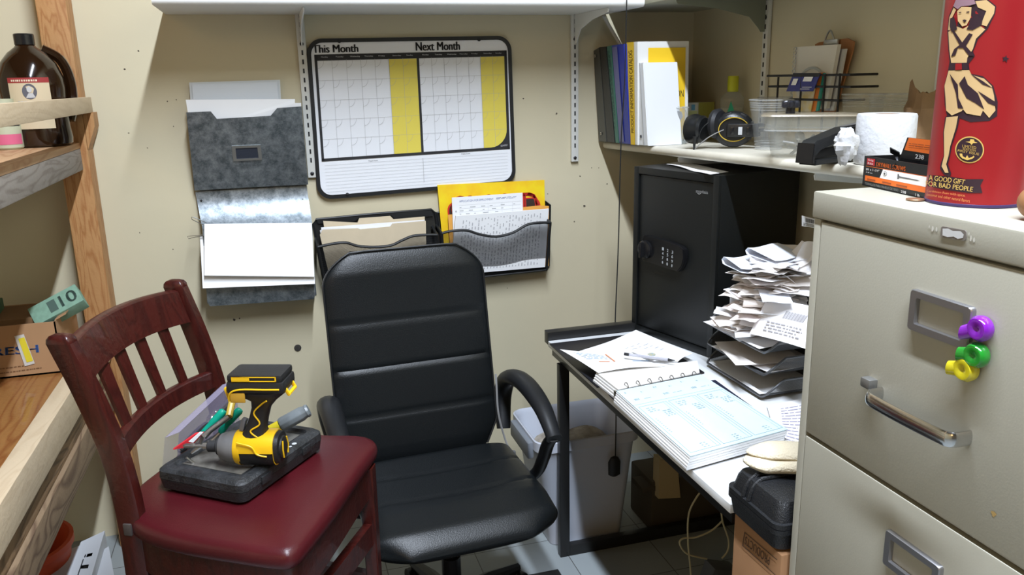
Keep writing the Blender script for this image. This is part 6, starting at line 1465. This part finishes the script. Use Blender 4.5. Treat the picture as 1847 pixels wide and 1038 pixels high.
# ribbon, emblem, star, wording
dec('ribbon', Z3([(190, 600), (395, 618), (530, 640), (697, 640), (665, 700), (685, 770), (560, 770), (380, 745), (175, 705)]), DKP, .0006)
def tq(bl, br, tr, tl):
    def f(s, q_, h=0.):
        x = (bl[0]*(1-s)+br[0]*s)*(1-q_)+(tl[0]*(1-s)+tr[0]*s)*q_; y = (bl[1]*(1-s)+br[1]*s)*(1-q_)+(tl[1]*(1-s)+tr[1]*s)*q_; return tubef(x, y, h)
    return f
z3 = lambda x, y: (1640+x/5.189, 200+y/5.189)
GLD = M('print_gold', (.66, .44, .12), .45)
b = text_bm('A GOOD GIFT', tq(z3(195, 648), z3(515, 690), z3(528, 645), z3(195, 600)), 0, 0, 1, 1, .0012, .02); text_bm('FOR BAD PEOPLE', tq(z3(165, 700), z3(590, 757), z3(600, 712), z3(165, 655)), 0, 0, 1, 1, .0012, .02, b); obj('lettering', b, GLD, t)
b = text_bm('Caribbean Rum with spice,', tq(z3(172, 760), z3(525, 812), z3(525, 780), z3(172, 738)), 0, 0, 1, 1, .001, 0, shear=.2); text_bm('coconut and other natural flavors', tq(z3(172, 792), z3(568, 860), z3(568, 828), z3(172, 768)), 0, 0, 1, 1, .001, 0, b, shear=.2); obj('lettering', b, M('print_orange', (.68, .26, .08), .5), t)
ec = z3(566, 365); dec('emblem_ring', [(ec[0]+25.8*math.cos(a), ec[1]+24.2*math.sin(a)) for a in [2*PI*j/36 for j in range(36)]], GLD, .0005)
dec('emblem_field', [(ec[0]+23.6*math.cos(a), ec[1]+22*math.sin(a)) for a in [2*PI*j/36 for j in range(36)]], DKP, .0008)
b = text_bm('LIMITED', tq(z3(500, 340), z3(628, 358), z3(630, 335), z3(502, 316)), 0, 0, 1, 1, .0013, .01); text_bm('EDITION', tq(z3(506, 365), z3(622, 383), z3(624, 362), z3(508, 344)), 0, 0, 1, 1, .0013, .01, b); text_bm('FIRST ISSUE', tq(z3(458, 380), z3(652, 418), z3(655, 395), z3(462, 360)), 0, 0, 1, 1, .0013, .01, b); obj('lettering', b, GLD, t)
dec('anchor', Z3([(475, 400), (500, 400), (505, 425), (530, 440), (545, 415), (560, 442), (590, 432), (605, 418), (612, 432), (590, 450), (545, 462), (500, 445), (480, 425)]), GLD, .0013)
dec('anchor_stock', Z3([(530, 290), (570, 285), (575, 265), (608, 268), (612, 288), (640, 300), (600, 302), (585, 320), (570, 300)]), GLD, .0013)
sc_ = (1640+782/4.512, 480/4.512); dec('star', [(sc_[0]+(7.2 if j % 2 == 0 else 3)*math.cos(-PI/2+.25+PI*j/5), sc_[1]+(7.2 if j % 2 == 0 else 3)*math.sin(-PI/2+.25+PI*j/5)) for j in range(10)], DKP, .0006)
# things at the right edge of the cabinet top
c = C0(1862, 398); c.z = CZ+.0006
b = B().ball(c+Vector((.004, 0, .018)), .019, 20, (1, 1, .95)); tag(obj('wooden_ball', b, M('ball_brown', (.30, .14, .06), .5)), 'brown wooden ball cut off by the right edge of the photo', 'ball')
c = Vector((1.0, -1.905, CZ+.0006))
for i, (h0, h1, col, la) in enumerate(((0, .022, (.35, .36, .37), 'grey ledger lowest in the stack behind the red tube'), (.0225, .036, (.45, .45, .48), 'pale book in the middle of the stack behind the red tube'), (.0365, .048, (.45, .20, .25), 'pink book second from the top behind the red tube'), (.0485, .066, (.05, .05, .06), 'black book topmost in the stack behind the red tube'))):
    b = B().box(c+Vector((.0, 0, (h0+h1)/2)), (.24-.01*i, .16, h1-h0), Euler((0, 0, .05*i)), bev=.001); tag(obj('book', b, M('stack_%d' % i, col, .6)), la, 'book')

# ================================================================ room group enlarged about the camera, set group shifted with it
done = set()
for o in FRAMES['room']:
    if o.type == 'MESH' and o.data.name not in done: o.data.transform(Matrix.Diagonal((U, U, U, 1))); done.add(o.data.name)
    l = o.location
    o.location = (l.x*U, l.y*U, l.z*U + (ZOFF if o.parent is None else 0))
for o in FRAMES['set']:
    if o.parent is None: o.location = o.location + Vector((0, SETY, 0))
